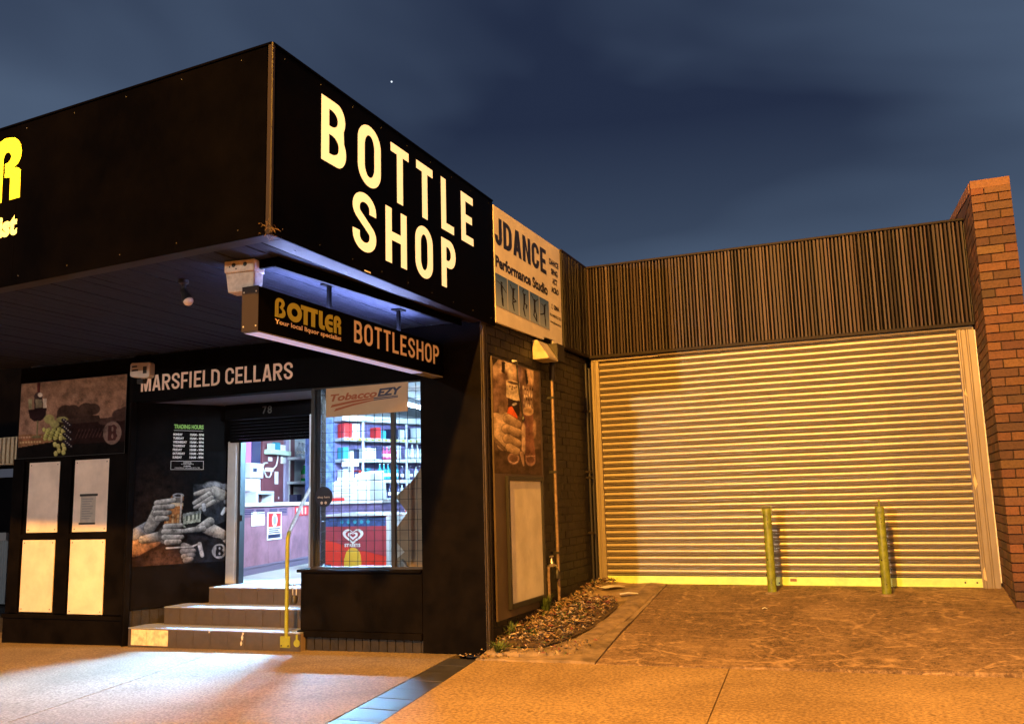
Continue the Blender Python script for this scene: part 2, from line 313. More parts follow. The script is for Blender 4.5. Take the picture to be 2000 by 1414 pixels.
# ------------------------------------------------------------------ lettering
def arc(cx, cy_, rx, ry, a0, a1, n=10): return [(cx+rx*math.cos(R(a0+(a1-a0)*i/n)), cy_+ry*math.sin(R(a0+(a1-a0)*i/n))) for i in range(n+1)]
def rrect(x0, y0, x1, y1, rx, ry, corners='1234', n=9):   # 1 = bottom right, 2 = top right, 3 = top left, 4 = bottom left
    p = []
    p += arc(x1-rx, y0+ry, rx, ry, -90, 0, n) if '1' in corners else [(x1, y0)]
    p += arc(x1-rx, y1-ry, rx, ry, 0, 90, n) if '2' in corners else [(x1, y1)]
    p += arc(x0+rx, y1-ry, rx, ry, 90, 180, n) if '3' in corners else [(x0, y1)]
    p += arc(x0+rx, y0+ry, rx, ry, 180, 270, n) if '4' in corners else [(x0, y0)]
    return p
def stroke(pts, hx, hy):
    Lf, Rt = [], []
    for i, p in enumerate(pts):
        a = pts[max(i-1, 0)]; b = pts[min(i+1, len(pts)-1)]; dx, dy = b[0]-a[0], b[1]-a[1]; l = math.hypot(dx, dy) or 1
        nx, ny = -dy/l, dx/l; Lf.append((p[0]+nx*hx, p[1]+ny*hy)); Rt.append((p[0]-nx*hx, p[1]-ny*hy))
    return Lf+Rt[::-1]
GW = dict(B=.62, O=.66, T=.58, L=.54, E=.55, S=.62, H=.66, P=.60, M=.80, A=.66, R=.64, F=.53, I=.24, D=.64, C=.64, J=.52, N=.66)
def glyph(ch, w, t, h):
    T_ = 1-h
    if ch == 'I': return [([(0, 0), (t, 0), (t, 1), (0, 1)], [])]
    if ch == 'L': return [([(0, 0), (w, 0), (w, h), (t, h), (t, 1), (0, 1)], [])]
    if ch == 'T': a = (w-t)/2; return [([(a, 0), (a+t, 0), (a+t, T_), (w, T_), (w, 1), (0, 1), (0, T_), (a, T_)], [])]
    if ch == 'E': b = .5-h/2; return [([(0, 0), (w, 0), (w, h), (t, h), (t, b), (w*.9, b), (w*.9, b+h), (t, b+h), (t, T_), (w, T_), (w, 1), (0, 1)], [])]
    if ch == 'F': b = .47-h/2; return [([(0, 0), (t, 0), (t, b), (w*.9, b), (w*.9, b+h), (t, b+h), (t, T_), (w, T_), (w, 1), (0, 1)], [])]
    if ch == 'H': b = .5-h/2; return [([(0, 0), (t, 0), (t, b), (w-t, b), (w-t, 0), (w, 0), (w, 1), (w-t, 1), (w-t, b+h), (t, b+h), (t, 1), (0, 1)], [])]
    if ch == 'O': return [(rrect(0, 0, w, 1, w/2, .3), [rrect(t, h, w-t, T_, (w-2*t)/2, .2)])]
    if ch == 'D': return [(rrect(0, 0, w, 1, w*.62, .3, '12'), [rrect(t, h, w-t, T_, (w-2*t)*.75, .2, '12')])]
    if ch == 'B':
        o = [(0, 0)]+arc(w-.24, .26, .24, .26, -90, 40)+arc(w*.96-.22, .76, .22, .24, -35, 90)+[(0, 1)]
        return [(o, [rrect(t, h, w-t, .455, (w-2*t)*.8, .13, '12'), rrect(t, .585, w*.96-t, T_, (w-2*t)*.7, .12, '12')])]
    if ch in 'PR':
        o = [(0, 0), (t, 0), (t, .42)]+arc(w-.27, .71, .27, .29, -90, 90)+[(0, 1)]
        r = [(o, [rrect(t, .42+h*.92, w-t, T_, (w-2*t)*.75, .14, '12')])]
        if ch == 'R': r.append(([(w*.36, .42), (w*.36+t, .42), (w, 0), (w-t*1.15, 0)], []))
        return r
    if ch == 'A':
        a = w*.5; k = t*.52
        return [([(0, 0), (t*.98, 0), (t*.98+.055, .2), (w-t*.98-.055, .2), (w-t*.98, 0), (w, 0), (a+t*.62, 1), (a-t*.62, 1)], [[(t*1.0+.10, .35), (w-t*1.0-.10, .35), (a, .80)]])]
    if ch == 'M':
        return [([(0, 0), (t, 0), (t, .66), (w/2-t*.42, 0), (w/2+t*.42, 0), (w-t, .66), (w-t, 0), (w, 0), (w, 1), (w-t*1.25, 1), (w/2, .40), (t*1.25, 1), (0, 1)], [])]
    if ch == 'N': return [([(0, 0), (t, 0), (t, .62), (w-t, 0), (w, 0), (w, 1), (w-t, 1), (w-t, .38), (t, 1), (0, 1)], [])]
    hx, hy = t/2, h/2
    if ch == 'C':
        a = (w-t)/2; p = [(w-hx, .36)]+[(w-hx, .33)]+arc(w/2, .30, a, .30-hy, 0, -180, 14)+arc(w/2, .70, a, .30-hy, 180, 0, 14)+[(w-hx, .64)]
        return [(stroke(p, hx, hy), [])]
    if ch == 'J':
        a = (w-t)/2; p = [(hx, .34), (hx, .31)]+arc(w/2, .29, a, .29-hy, 180, 360, 14)+[(w-hx, .6), (w-hx, 1)]
        return [(stroke(p, hx, hy), [])]
    if ch == 'S':
        a = (w-t)/2
        p = [(w-hx, .67), (w-hx, .71)]+arc(w/2, .735, a, .265-hy, 0, 180, 12)+arc(w/2, .715, a, .16, 180, 232, 4)
        q = arc(w/2, .285, a, .16, 52, 0, 4)+arc(w/2, .265, a, .265-hy, 0, -180, 12)+[(hx, .29), (hx, .33)]
        return [(stroke(p+q, hx, hy), [])]
    if ch == '-': return [([(0, .4), (w, .4), (w, .4+h), (0, .4+h)], [])]
def flat_poly(mb, fr, outer, holes, wo, fx, fy, col=None):
    loops = [outer]+holes; tris = tessellate_polygon([[Vector((a, b, 0)) for a, b in l] for l in loops])
    pts = [p for l in loops for p in l]
    mb.add([fr.P(fx(a), fy(b), wo) for a, b in pts], [tuple(t_) for t_ in tris], col)
def letters(mb, fr, s, u0, u1, v0, v1, wo, t=.2, h=.16, gap=.12, space=.28):
    tot = 0; adv = []
    for ch in s:
        if ch == ' ': tot += space; continue
        adv.append(tot); tot += GW[ch]+gap
    tot -= gap; k = (u1-u0)/tot; i = 0
    for ch in s:
        if ch == ' ': continue
        x0 = u0+adv[i]*k; i += 1
        for o, hs in glyph(ch, GW[ch], t, h): flat_poly(mb, fr, o, hs, wo, lambda a, x0=x0: x0+a*k, lambda b: v0+b*(v1-v0))
def letter_at(mb, fr, ch, u0, u1, v0, v1, wo, t=.21, h=.165):
    wd = (u1-u0)/(v1-v0)
    for o, hs in glyph(ch, wd, t, h): flat_poly(mb, fr, o, hs, wo, lambda a: u0+a*(v1-v0), lambda b: v0+b*(v1-v0))
_dg = bpy.context.evaluated_depsgraph_get
def _font_mesh(s, bold=0.0, shear=0.0, space=1.0):
    cu = bpy.data.curves.new('txt', 'FONT'); cu.body = s; cu.offset = bold; cu.shear = shear; cu.resolution_u = 3; cu.space_character = space
    o = bpy.data.objects.new('txt', cu); C.objects.link(o); bpy.context.view_layer.update()
    me = bpy.data.meshes.new_from_object(o.evaluated_get(_dg())); vs = [v.co.copy() for v in me.vertices]; fs = [tuple(p.vertices) for p in me.polygons]
    bpy.data.objects.remove(o); bpy.data.curves.remove(cu); bpy.data.meshes.remove(me); return vs, fs
CAP = max(v.y for v in _font_mesh('H')[0])
def text(mb, fr, s, u0, u1, v0, v1, wo, bold=0.0, shear=0.0, slope=0.0, space=1.0):
    vs, fs = _font_mesh(s, bold, shear, space); a = min(v.x for v in vs); b = max(v.x for v in vs)
    mb.add([fr.P(u0+(v.x-a)/(b-a)*(u1-u0), v0+v.y/CAP*(v1-v0)+slope*(v.x-a)/(b-a), wo) for v in vs], fs)
def build_flat(mb, name, material, parent):
    return mb.build(name, material, parent)

# ------------------------------------------------------------------ printed photographs (colour per vertex)
class Paint:
    def __init__(s, quad, nu, nv):           # quad: TL TR BR BL in drawing units
        s.nu, s.nv = nu, nv; a, b = np.meshgrid(np.linspace(0, 1, nu), np.linspace(0, 1, nv)); q = np.array(quad, float)
        P = (1-a)[..., None]*(1-b)[..., None]*q[0]+a[..., None]*(1-b)[..., None]*q[1]+a[..., None]*b[..., None]*q[2]+(1-a)[..., None]*b[..., None]*q[3]
        s.X, s.Y = P[..., 0], P[..., 1]; s.I = np.zeros((nv, nu, 3)); s.rs = np.random.RandomState(3)
    def fill(s, f): s.I[:] = f
    def mix(s, m, c): m = np.clip(m, 0, 1)[..., None]; s.I = s.I*(1-m)+np.array(c)*m
    def ell(s, cx, cy_, rx, ry, c, soft=.15, rot=0, op=1):
        dx, dy = s.X-cx, s.Y-cy_; k = math.cos(rot), math.sin(rot); d = np.sqrt(((dx*k[0]+dy*k[1])/rx)**2+((-dx*k[1]+dy*k[0])/ry)**2)
        s.mix(np.clip((1-d)/soft+.5, 0, 1)*op, c)
    halo = 0
    def cap(s, p0, p1, r0, r1, c1, c0, lx=-.4, ly=-.8, edge=2.0):
        if s.halo:
            h_, s.halo = s.halo, 0; s.cap(p0, p1, r0+h_, r1+h_, tuple(q*.55 for q in c0), tuple(q*.4 for q in c0), edge=h_*1.6); s.halo = h_
        ax, ay = p0; bx, by = p1; dx, dy = bx-ax, by-ay; l2 = dx*dx+dy*dy+1e-6
        t = np.clip(((s.X-ax)*dx+(s.Y-ay)*dy)/l2, 0, 1); r = r0+(r1-r0)*t; ox, oy = s.X-(ax+t*dx), s.Y-(ay+t*dy); d = np.hypot(ox, oy)
        sh = np.clip(.55+.55*(ox*lx+oy*ly)/np.maximum(r, 1e-3), 0, 1)[..., None]
        m = np.clip((r-d)/edge+.5, 0, 1)[..., None]; s.I = s.I*(1-m)+(np.array(c0)*(1-sh)+np.array(c1)*sh)*m
    def poly(s, pts, c, op=1):
        ins = np.zeros(s.X.shape, bool); n = len(pts)
        for i in range(n):
            (x0, y0), (x1, y1) = pts[i], pts[(i+1) % n]
            if y0 == y1: continue
            cnd = (s.Y >= min(y0, y1)) & (s.Y < max(y0, y1)) & (s.X < x0+(s.Y-y0)*(x1-x0)/(y1-y0)); ins ^= cnd
        s.mix(ins*op, c)
    def line(s, pts, wd, c, op=1):
        for a, b in zip(pts, pts[1:]): s.cap(a, b, wd, wd, c, c) if op == 1 else None
    def noise(s, amp): s.I = np.clip(s.I*(1+amp*s.rs.randn(s.nv, s.nu, 1)), 0, 1)
    def grit(s, amp, sc):
        from mathutils import noise as nz_
        a = np.array([nz_.noise(Vector((x*sc, y*sc, 2.2)))+.6*nz_.noise(Vector((x*sc*2.3, y*sc*2.3, 7.1)))+.5*nz_.noise(Vector((x*sc*6, y*sc*6, 4.4))) for x, y in zip(s.X.ravel(), s.Y.ravel())]).reshape(s.nv, s.nu, 1)
        s.I = np.clip(s.I*(1+amp*a), 0, 1)
    def mesh(s, name, fr, u0, u1, v0, v1, wo, parent, material=None):
        vs = []
        for j in range(s.nv):
            b = v1+(v0-v1)*j/(s.nv-1)
            for i in range(s.nu): vs.append(tuple(fr.P(u0+(u1-u0)*i/(s.nu-1), b, wo)))
        nu = s.nu; fs = [(j*nu+i, (j+1)*nu+i, (j+1)*nu+i+1, j*nu+i+1) for j in range(s.nv-1) for i in range(nu-1)]
        me = bpy.data.meshes.new(name); me.from_pydata(vs, [], fs); at = me.color_attributes.new('Col', 'FLOAT_COLOR', 'POINT')
        col = np.concatenate([np.clip(s.I, 0, 1).reshape(-1, 3), np.ones((s.nu*s.nv, 1))], 1); at.data.foreach_set('color', col.ravel().astype(np.float32))
        me.materials.append(material or M_print); o = bpy.data.objects.new(name, me); C.objects.link(o); put(o, parent); return o

# ================================================================== GROUND
mb = MB(); mb.slab([(-90, -90), (90, -90), (90, 120), (-90, 120)], -.5, -.16)
tag(mb.build('ground', M_asph), kind='structure')
zp = lambda x: .011*min(x, 0)
def path_slab(poly, name, m_):
    mb = MB(); mb.slab(poly, -.15, [zp(a) for a, b in poly]); return tag(mb.build(name, m_), kind='structure')
path_slab([(-14, -9), (-.895, -9), (-2.115, -2.99), (-2.715, -.28), (-2.755, .4), (-14, .4)], 'footpath', M_path2)
path_slab([(-.885, -9), (.885, -9), (.018, -2.47), (-.285, -.2), (-.29, .1), (-2.745, .4), (-2.705, -.28), (-2.105, -2.99)], 'footpath', M_path2)
mb = MB(); k = 0; A0, A1, B0, B1 = Vector((-.279, -.2)), Vector((1.30, -9)), Vector((-.006, -.2)), Vector((1.44, -9))
A1 = Vector((-.279+.1356*8.8, -9)); Lc = 8.8; q = 0.0
while q < Lc-.3:
    q1 = q+.298; e = rng.uniform(-.0015, .0015)
    def ed(t_, sd): return (-.277+.1348*t_, -.2-t_) if sd == 0 else (-.006+.1625*t_, -.2-t_)
    a, b, c, d = ed(q, 0), ed(q1, 0), ed(q1, 1), ed(q, 1); mb.slab([a, b, c, d], -.15, e-.001); q = q1+.005
tag(mb.build('paver_strip', M_strip, bevel=.004), kind='structure')
path_slab([(1.45, -9), (2.90, -9), (2.24, -1.805), (2.088, -.078), (0.004, -.235), (.355, -2.387)], 'footpath', M_path)
path_slab([(2.907, -9), (14, -9), (14, .87), (2.096, -.080), (2.247, -1.805)], 'footpath', M_path)
zd = lambda y: .024+.0875*(y+.1)
def sheet(poly, nx, ny, f, amp, sc):                     # bilinear grid over a quad, gently uneven, with a skirt
    from mathutils import noise
    mb = MB(); vs = []; fs = []
    for j in range(ny+1):
        for i in range(nx+1):
            a, b = i/nx, j/ny; p = [poly[0][k]*(1-a)*(1-b)+poly[1][k]*a*(1-b)+poly[2][k]*a*b+poly[3][k]*(1-a)*b for k in (0, 1)]
            vs.append((p[0], p[1], f(p[0], p[1])+amp*noise.noise(Vector((p[0]*sc, p[1]*sc, 3.3)))))
    g = lambda i, j: j*(nx+1)+i
    fs = [(g(i, j), g(i+1, j), g(i+1, j+1), g(i, j+1)) for j in range(ny) for i in range(nx)]
    ring = [g(i, 0) for i in range(nx+1)]+[g(nx, j) for j in range(1, ny+1)]+[g(i, ny) for i in range(nx-1, -1, -1)]+[g(0, j) for j in range(ny-1, 0, -1)]
    k = len(vs); vs += [(vs[q][0], vs[q][1], -.14) for q in ring]; n = len(ring)
    fs += [(ring[q], ring[(q+1) % n], k+(q+1) % n, k+q) for q in range(n)]
    mb.add(vs, fs); return mb
tag(sheet([(1.038, -.158), (7.5, .36), (7.5, 3.5), (.853, 3.5)], 60, 36, lambda x, y: zd(y)-.014*max(0, 1-(y+.16)/.5), .005, 1.2).build('driveway', M_drive, smooth=True, auto=40), kind='structure')
tag(sheet([(0.0, -.24), (1.03, -.163), (.845, 3.5), (-.1, 3.5)], 30, 90, lambda x, y: zd(y)+.008+.008*math.sin(y*2.1), .026, 2.6).build('concrete_apron', M_apron, smooth=True, auto=40), kind='structure')
# soil mound of the garden bed
bed = [(-.02, .16), (.18, .08), (.45, .10), (.62, .36), (.68, .9), (.67, 1.75), (.55, 2.1), (.15, 2.14), (-.02, 1.9)]
mb = MB(); cx_, cy_ = .26, 1.1; vs = [(cx_, cy_, zd(cy_)+.065)]
for k, f_ in enumerate((.45, .8, 1.0)):
    for (x, y) in bed: vs.append((cx_+(x-cx_)*f_, cy_+(y-cy_)*f_, zd(cy_+(y-cy_)*f_)+(.062, .055, .03)[k]+rng.uniform(-.012, .012)))
n = len(bed); fs = [(0, 1+i, 1+(i+1) % n) for i in range(n)]
for k in range(2): fs += [(1+k*n+i, 1+(k+1)*n+i, 1+(k+1)*n+(i+1) % n, 1+k*n+(i+1) % n) for i in range(n)]
mb.add(vs, fs); tag(mb.build('garden_bed', M_soil, smooth=True), kind='structure')
kp = [(.06, -.06), (.35, -.02), (.60, .06), (.74, .30), (.79, .80), (.79, 1.5), (.775, 2.2), (.76, 3.0)]
mb = MB(); pr_ = [(-.105, -.05), (-.10, .022), (-.06, .031), (.03, .033), (.085, .027), (.10, .012), (.105, -.05)]; fine_ = []
for i in range(len(kp)-1):
    for q in range(6): t_ = q/6; fine_.append((kp[i][0]*(1-t_)+kp[i+1][0]*t_, kp[i][1]*(1-t_)+kp[i+1][1]*t_))
fine_.append(kp[-1]); vs = []; K_ = len(pr_)
for i, (x, y) in enumerate(fine_):
    a, b = fine_[max(i-2, 0)], fine_[min(i+2, len(fine_)-1)]; dx, dy = b[0]-a[0], b[1]-a[1]; l_ = math.hypot(dx, dy); nx, ny = dy/l_, -dx/l_
    vs += [(x+nx*o_+rng.uniform(-.006, .006), y+ny*o_, zd(y)+h_+rng.uniform(-.008, .006)) for o_, h_ in pr_]
mb.add(vs, [(i*K_+q, i*K_+q+1, (i+1)*K_+q+1, (i+1)*K_+q) for i in range(len(fine_)-1) for q in range(K_-1)]+[tuple(range(K_)), tuple((len(fine_)-1)*K_+q for q in range(K_-1, -1, -1))])
tag(mb.build('garden_kerb', M_kerb, smooth=True, auto=45), 'curved worn concrete kerb around the leaf filled garden bed', 'kerb')
def in_poly(x, y, P):
    c = False
    for i in range(len(P)):
        (x0, y0), (x1, y1) = P[i], P[i-1]
        if (y0 > y) != (y1 > y) and x < (x1-x0)*(y-y0)/(y1-y0)+x0: c = not c
    return c
LC = [(.26, .19, .12), (.13, .085, .05), (.50, .42, .31), (.07, .05, .035), (.18, .05, .04), (.09, .11, .04), (.34, .26, .18), (.04, .03, .025), (.30, .19, .10), (.40, .27, .15)]
def leaf(mb, x, y, z, l, wd, col):
    a = rng.uniform(0, 6.28); ti = rng.uniform(-.7, .7); d = Vector((math.cos(a)*math.cos(ti), math.sin(a)*math.cos(ti), math.sin(ti)))
    s_ = Vector((-math.sin(a), math.cos(a), rng.uniform(-.8, .8))).normalized(); p = Vector((x, y, z)); cu = Vector((0, 0, rng.uniform(-.2, .35)*l))
    mb.add([p-d*l*.5, p+s_*wd*.5+cu, p+d*l*.5, p-s_*wd*.5+cu], [(0, 1, 2), (0, 2, 3)], col)
mb = MB(); cnt = 0
while cnt < 1300:
    x, y = rng.uniform(-.02, .66), rng.uniform(.15, 2.15)
    if not in_poly(x, y, bed): continue
    r_ = min(1, math.hypot((x-cx_)/.4, (y-cy_)/1.05)); z = zd(y)+.078-.03*r_**2+rng.uniform(0, .028)
    leaf(mb, x, y, z, rng.uniform(.015, .07), rng.uniform(.005, .024), rng.choice(LC)); cnt += 1
for _ in range(150):                                          # bigger curled leaves
    x, y = rng.uniform(.0, .62), rng.uniform(.18, 2.05); l = rng.uniform(.05, .11); a = rng.uniform(0, 6.28); wd = l*rng.uniform(.25, .45); z = zd(y)+.085; d = Vector((math.cos(a), math.sin(a), 0)); sd = Vector((-d.y, d.x, 0)); cu = rng.uniform(.2, .7)
    p_ = [Vector((x, y, z))+d*l*(q-.5)+Vector((0, 0, l*cu*(q-.5)**2*2)) for q in (0, .3, .65, 1)]; w_ = (.1, 1, .8, .05); k = len(mb.v)
    mb.add([p_[i]+sd*wd*.5*w_[i]*sg+Vector((0, 0, wd*.3*w_[i] if sg else 0)) for i in range(4) for sg in (-1, 0, 1)], [(i*3+j, i*3+j+1, i*3+j+4, i*3+j+3) for i in range(3) for j in range(2)], rng.choice(LC))
for _ in range(190):
    x, y = rng.uniform(.02, .9), rng.uniform(-.2, .3); leaf(mb, x, y, zd(y)+.055, rng.uniform(.02, .05), rng.uniform(.008, .02), rng.choice(LC))
for _ in range(160):
    y = rng.uniform(1.9, 3.1); x = rng.uniform(.0, .12+.1*rng.random()); leaf(mb, x, y, zd(y)+.06, rng.uniform(.03, .08), rng.uniform(.012, .03), rng.choice(LC))
for _ in range(60):
    y = rng.uniform(2.85, 3.1); x = rng.uniform(.05, .3); leaf(mb, x, y, zd(y)+.07, rng.uniform(.03, .07), rng.uniform(.012, .03), rng.choice(LC))
for _ in range(60):
    x = rng.uniform(-.15, .3); y = -.12-rng.random()*.16 if x < 0 else rng.uniform(-.3, -.1); leaf(mb, x, y, .03, rng.uniform(.02, .04), rng.uniform(.008, .018), rng.choice(LC))
for _ in range(40):                                           # twigs
    x, y = rng.uniform(.05, .6), rng.uniform(.25, 2.0); a = rng.uniform(0, 6.28); l = rng.uniform(.05, .14); z = zd(y)+.085
    mb.tube([(x, y, z), (x+math.cos(a)*l*.5, y+math.sin(a)*l*.5, z+.02), (x+math.cos(a)*l, y+math.sin(a)*l, z)], .003, 4)
for k in range(len(mb.c)): mb.c[k] = mb.c[k] or (.3, .2, .12)
tag(mb.build('leaf_litter', M_leaf), 'dry fallen leaves and twigs heaped in the garden bed', 'leaf litter', kind='stuff')
def tuft(name, x, y, n, hgt, spread, label):
    t_ = thing(name, (x, y, zd(y)+.04), label, 'weed'); mb = MB()
    for _ in range(n):
        a = rng.uniform(0, 6.28); l = hgt*rng.uniform(.5, 1); s_ = spread*rng.uniform(.4, 1); bx, by = x+rng.uniform(-.03, .03), y+rng.uniform(-.03, .03)
        p = [Vector((bx+math.cos(a)*s_*q, by+math.sin(a)*s_*q, zd(y)+.03+l*(q*1.6-.75*q*q))) for q in (0, .35, .7, 1)]; sd = Vector((-math.sin(a), math.cos(a), 0))*.006
        mb.add([p[0]-sd, p[0]+sd, p[1]+sd, p[1]-sd, p[2]+sd*.7, p[2]-sd*.7, p[3]], [(0, 1, 2, 3), (3, 2, 4, 5), (5, 4, 6)])
    mb.build('blades', M_leafg, t_); mb = MB()
    for _ in range(5): a = rng.uniform(0, 6.28); mb.tube([(x, y, zd(y)+.02), (x+math.cos(a)*.03, y+math.sin(a)*.03, zd(y)+.02+hgt*.5)], .003, 4)
    mb.build('stem', M_leafg, t_)
tuft('grass_tuft', .17, -.12, 42, .11, .16, 'spreading grass tuft on the path edge in front of the garden bed')
tuft('weed', .07, 1.28, 70, .26, .16, 'tall green weed under the tap against the brick wall')
tuft('weed', .33, 1.05, 45, .10, .13, 'low green weed in the middle of the dry leaves')
tuft('weed', .28, .42, 45, .10, .12, 'low green weed at the near end of the garden bed')
tuft('weed', .08, .36, 26, .2, .09, 'thin upright weed by the near end of the brick wall')
def litter(x, y, l, wd, a, label):
    mb = MB(); c, s_ = math.cos(a), math.sin(a); q = [(-l/2, -wd/2), (0, -wd/2), (l/2, -wd/2), (l/2, wd/2), (0, wd/2), (-l/2, wd/2)]; zz = [.0, .012, .002, .004, .016, .003]
    zb = zd(y)+.045 if x < .9 else zd(y)+.012
    mb.add([(x+u*c-v*s_, y+u*s_+v*c, zb+zz[i]) for i, (u, v) in enumerate(q)], [(0, 1, 4, 5), (1, 2, 3, 4)]); o = mb.build('paper_litter', M_paper)
    sm = o.modifiers.new('thick', 'SOLIDIFY'); sm.thickness = .002
    tag(o, label, 'litter')
litter(.63, 2.35, .2, .07, .35, 'flat scrap of pale paper lying beside the garden bed')
litter(.33, 2.72, .28, .12, .9, 'crumpled pale sheet lying near the left door guide')
litter(2.12, 1.9, .05, .03, .2, 'tiny scrap of white paper on the stained driveway')

# ================================================================== BRICKWORK
def bricks(mb, fr, u0, u1, v0, v1, w0, w1, L_=.23, H_=.076, j=.010, colf=None, half=0, proud=.0):
    r_ = 0; v = v0
    while v < v1-.01:
        off = -(L_+j)/2 if (r_+half) % 2 else 0; u = u0+off
        while u < u1-.005:
            a, b = max(u, u0), min(u+L_, u1)
            if b-a > .02: d = rng.uniform(-.0015, .0025); mb.box(fr, a, b, v, min(v+H_, v1), w0, w1+d, colf() if colf else None)
            u += L_+j
        v += H_+j; r_ += 1
def face(fr, mb, u0, u1, v0, v1, w): mb.quad(fr.P(u0, v0, w), fr.P(u1, v0, w), fr.P(u1, v1, w), fr.P(u0, v1, w))

# ================================================================== SHOP BUILDING
shop = thing('bottle_shop', (-2.9, 0, 0), 'black corner bottle shop with a deep awning and lit entry', 'shop')
mb = MB(); bricks(mb, SW, .13, 3.16, -.05, 3.12, -.10, -.012); mb.wb(-.25, -.022, .1, 9.0, -.2, 3.9)
mb.build('side_wall', M_blackbrick, shop)
mb = MB(); mb.box(FA, -.622, .0, .0, 2.968, -.10, .0); mb.build('corner_pier', M_panel, shop, bevel=.004)
mb = MB(); bricks(mb, Fr(FA.P(-1.93, 0, -.012), FA.u, FA.n), 0, 1.31, -.06, .1, -.1, 0, L_=.076, H_=.17, j=.010)
mb.box(FA, -1.925, -.625, -.1, .1, -.14, -.022); mb.build('plinth', M_blackbrick, shop)
mb = MB(); mb.box(FA, -1.94, -.626, .105, .165, -.1, .022); mb.box(FA, -1.95, -.626, .698, .726, -.16, .026); mb.build('sill', M_panel, shop, bevel=.006)
mb = MB(); mb.box(FA, -1.915, -.626, .166, .697, -.13, .0); mb.build('stall_riser', M_panel, shop, bevel=.003)
mb = MB(); mb.box(FA, -4.06, -.0, 2.468, 2.968, -.16, -.002); mb.build('sign_band', M_black, shop, bevel=.003)
mb = MB(); mb.box(SW, .0, .125, .0, 2.96, -.05, .004); mb.box(SW, .012, .05, .04, 2.93, .005, .022); mb.box(SW, .088, .112, .04, 2.93, .005, .014); mb.build('corner_trim', M_trimwood, shop, bevel=.004)
# left front wall with four recesses for the boards
mb = MB(); mb.box(FA, -5.74, -4.06, .245, 2.966, -.16, -.03)
for (a, b, c, d) in ((-5.74, -5.575, .255, 1.93), (-5.035, -4.875, .255, 1.93), (-4.345, -4.06, .255, 1.93)): mb.box(FA, a, b, c, d, -.03, .0)
for (c, d) in ((.245, .2549), (1.045, 1.098), (1.9, 1.96)):
    for (a, b) in ((-5.575, -5.035), (-4.875, -4.345)): mb.box(FA, a, b, c, d, -.03, -.001)
mb.box(FA, -5.75, -4.055, -.12, .244, -.1, .012); mb.box(FA, -5.76, -4.05, .205, .2449, .012, .03)
mb.build('left_front_wall', M_panel, shop, bevel=.003)
mb = MB(); mb.box(SP, -.06, .0, -.12, 2.46, -.03, .03); mb.build('corner_post', M_panel, shop, bevel=.006)
mb = MB(); mb.box(SP, .0, 1.10, .31, 3.0, -.08, .0); mb.build('splay_panel', M_panel, shop)
mb = MB(); bricks(mb, Fr(SP.P(0, 0, -.012), SP.u, SP.n), 0, 1.1, -.12, .3, -.07, 0, L_=.076, H_=.2, j=.012); mb.box(SP, 0, 1.1, -.12, .305, -.08, -.02); mb.build('splay_plinth', M_blackbrick, shop)
mb = MB(); mb.slab([(-4.02, -.12), (-1.72, -.03), (-2.26, .87), (-3.46, .84)], 2.469, 2.5); mb.build('entry_ceiling', mat('entry ceiling', (.10, .10, .13), .7, var=.3, vscale=8, stretch=(6, 1, 1)), shop)
# doorway: raised roller door, frame
DR = Fr(FA.P(0, 0, -.80), FA.u, FA.n)
dr = MB()
for k in range(7): dr.box(DR, -3.41, -2.33, 2.045+k*.036, 2.045+k*.036+.032, -.05, .0)
dr.box(DR, -3.46, -2.27, 2.30, 2.468, -.12, .03)
rd = dr.build('roller_door', M_black, shop, bevel=.005)
mb = MB(); text(mb, DR, '78', -2.955, -2.83, 2.345, 2.425, .0325, .02, space=1.2); mb.build('street_number', M_dimwhite if False else mat('grey digits', (.035, .035, .035), .5), rd)
mb = MB(); mb.box(DR, -3.46, -3.345, .5, 2.06, -.14, -.03); mb.box(DR, -3.3449, -3.325, .5, 2.05, -.14, -.05); mb.build('door_frame', M_alu, shop, bevel=.008)
mb = MB(); mb.box(DR, -2.335, -2.27, .5, 2.3, -.05, .05); mb.build('door_frame', M_alu, shop, bevel=.008)
mb = MB(); mb.box(DR, -3.324, -3.29, .5, 2.05, -.13, -.045); mb.box(DR, -3.29, -3.255, 1.18, 1.24, -.08, -.04); mb.build('door_track', M_dark, shop)
# return glazing on the right of the entry, front window
RG = Fr(FA.P(-1.80, 0, -.03), (-.50, .82, 0), (-.82, -.50, 0))
mb = MB(); mb.box(RG, .03, .98, -.1, .70, -.12, .0); mb.build('return_riser', M_panel, shop); MB().box(RG, .03, .98, 2.47, 3.0, -.12, .0).build('return_header', M_panel, shop)
def grille(mb, fr, u0, u1, v0, v1, wo, su=.0895, sv=.094, r=.0021):
    u = u0+.03
    while u < u1: mb.box(fr, u-r, u+r, v0, v1, wo, wo+.004); u += su
    v = v0+.05
    while v < v1: mb.box(fr, u0, u1, v-r, v+r, wo+.0041, wo+.008); v += sv
def window(name, fr, u0, u1, v0, v1, mull, label=None):
    mb = MB(); e = .022
    mb.box(fr, u0-e, u1+.004, v0-.002, v0+e, -.06, -.02); mb.box(fr, u0-e, u1+.004, v1-e*.6, v1, -.06, -.02); mb.box(fr, u0-e, u0+e*.5, v0+e, v1-e*.6, -.065, -.01); mb.box(fr, u1-e*.3, u1+.004, v0+e, v1-e*.6, -.06, -.02)
    f = mb.build(name, M_dark, shop, bevel=.003)
    if mull: mb = MB(); mb.box(fr, mull-.018, mull+.018, v0+e, v1-e*.6, -.062, -.018); mb.build('mullion', M_dark, f)
    mb = MB(); mb.box(fr, u0, u1, v0+e, v1-e*.6, -.043, -.038); mb.build('glass', M_glass, f)
    mb = MB(); grille(mb, fr, u0, u1, v0+e, v1-e*.6, -.058); mb.build('grille', M_dark, f)
window('front_window', FA, -1.80, -.626, .727, 2.466, -.927)
window('side_window', RG, .04, .90, .70, 2.468, None)
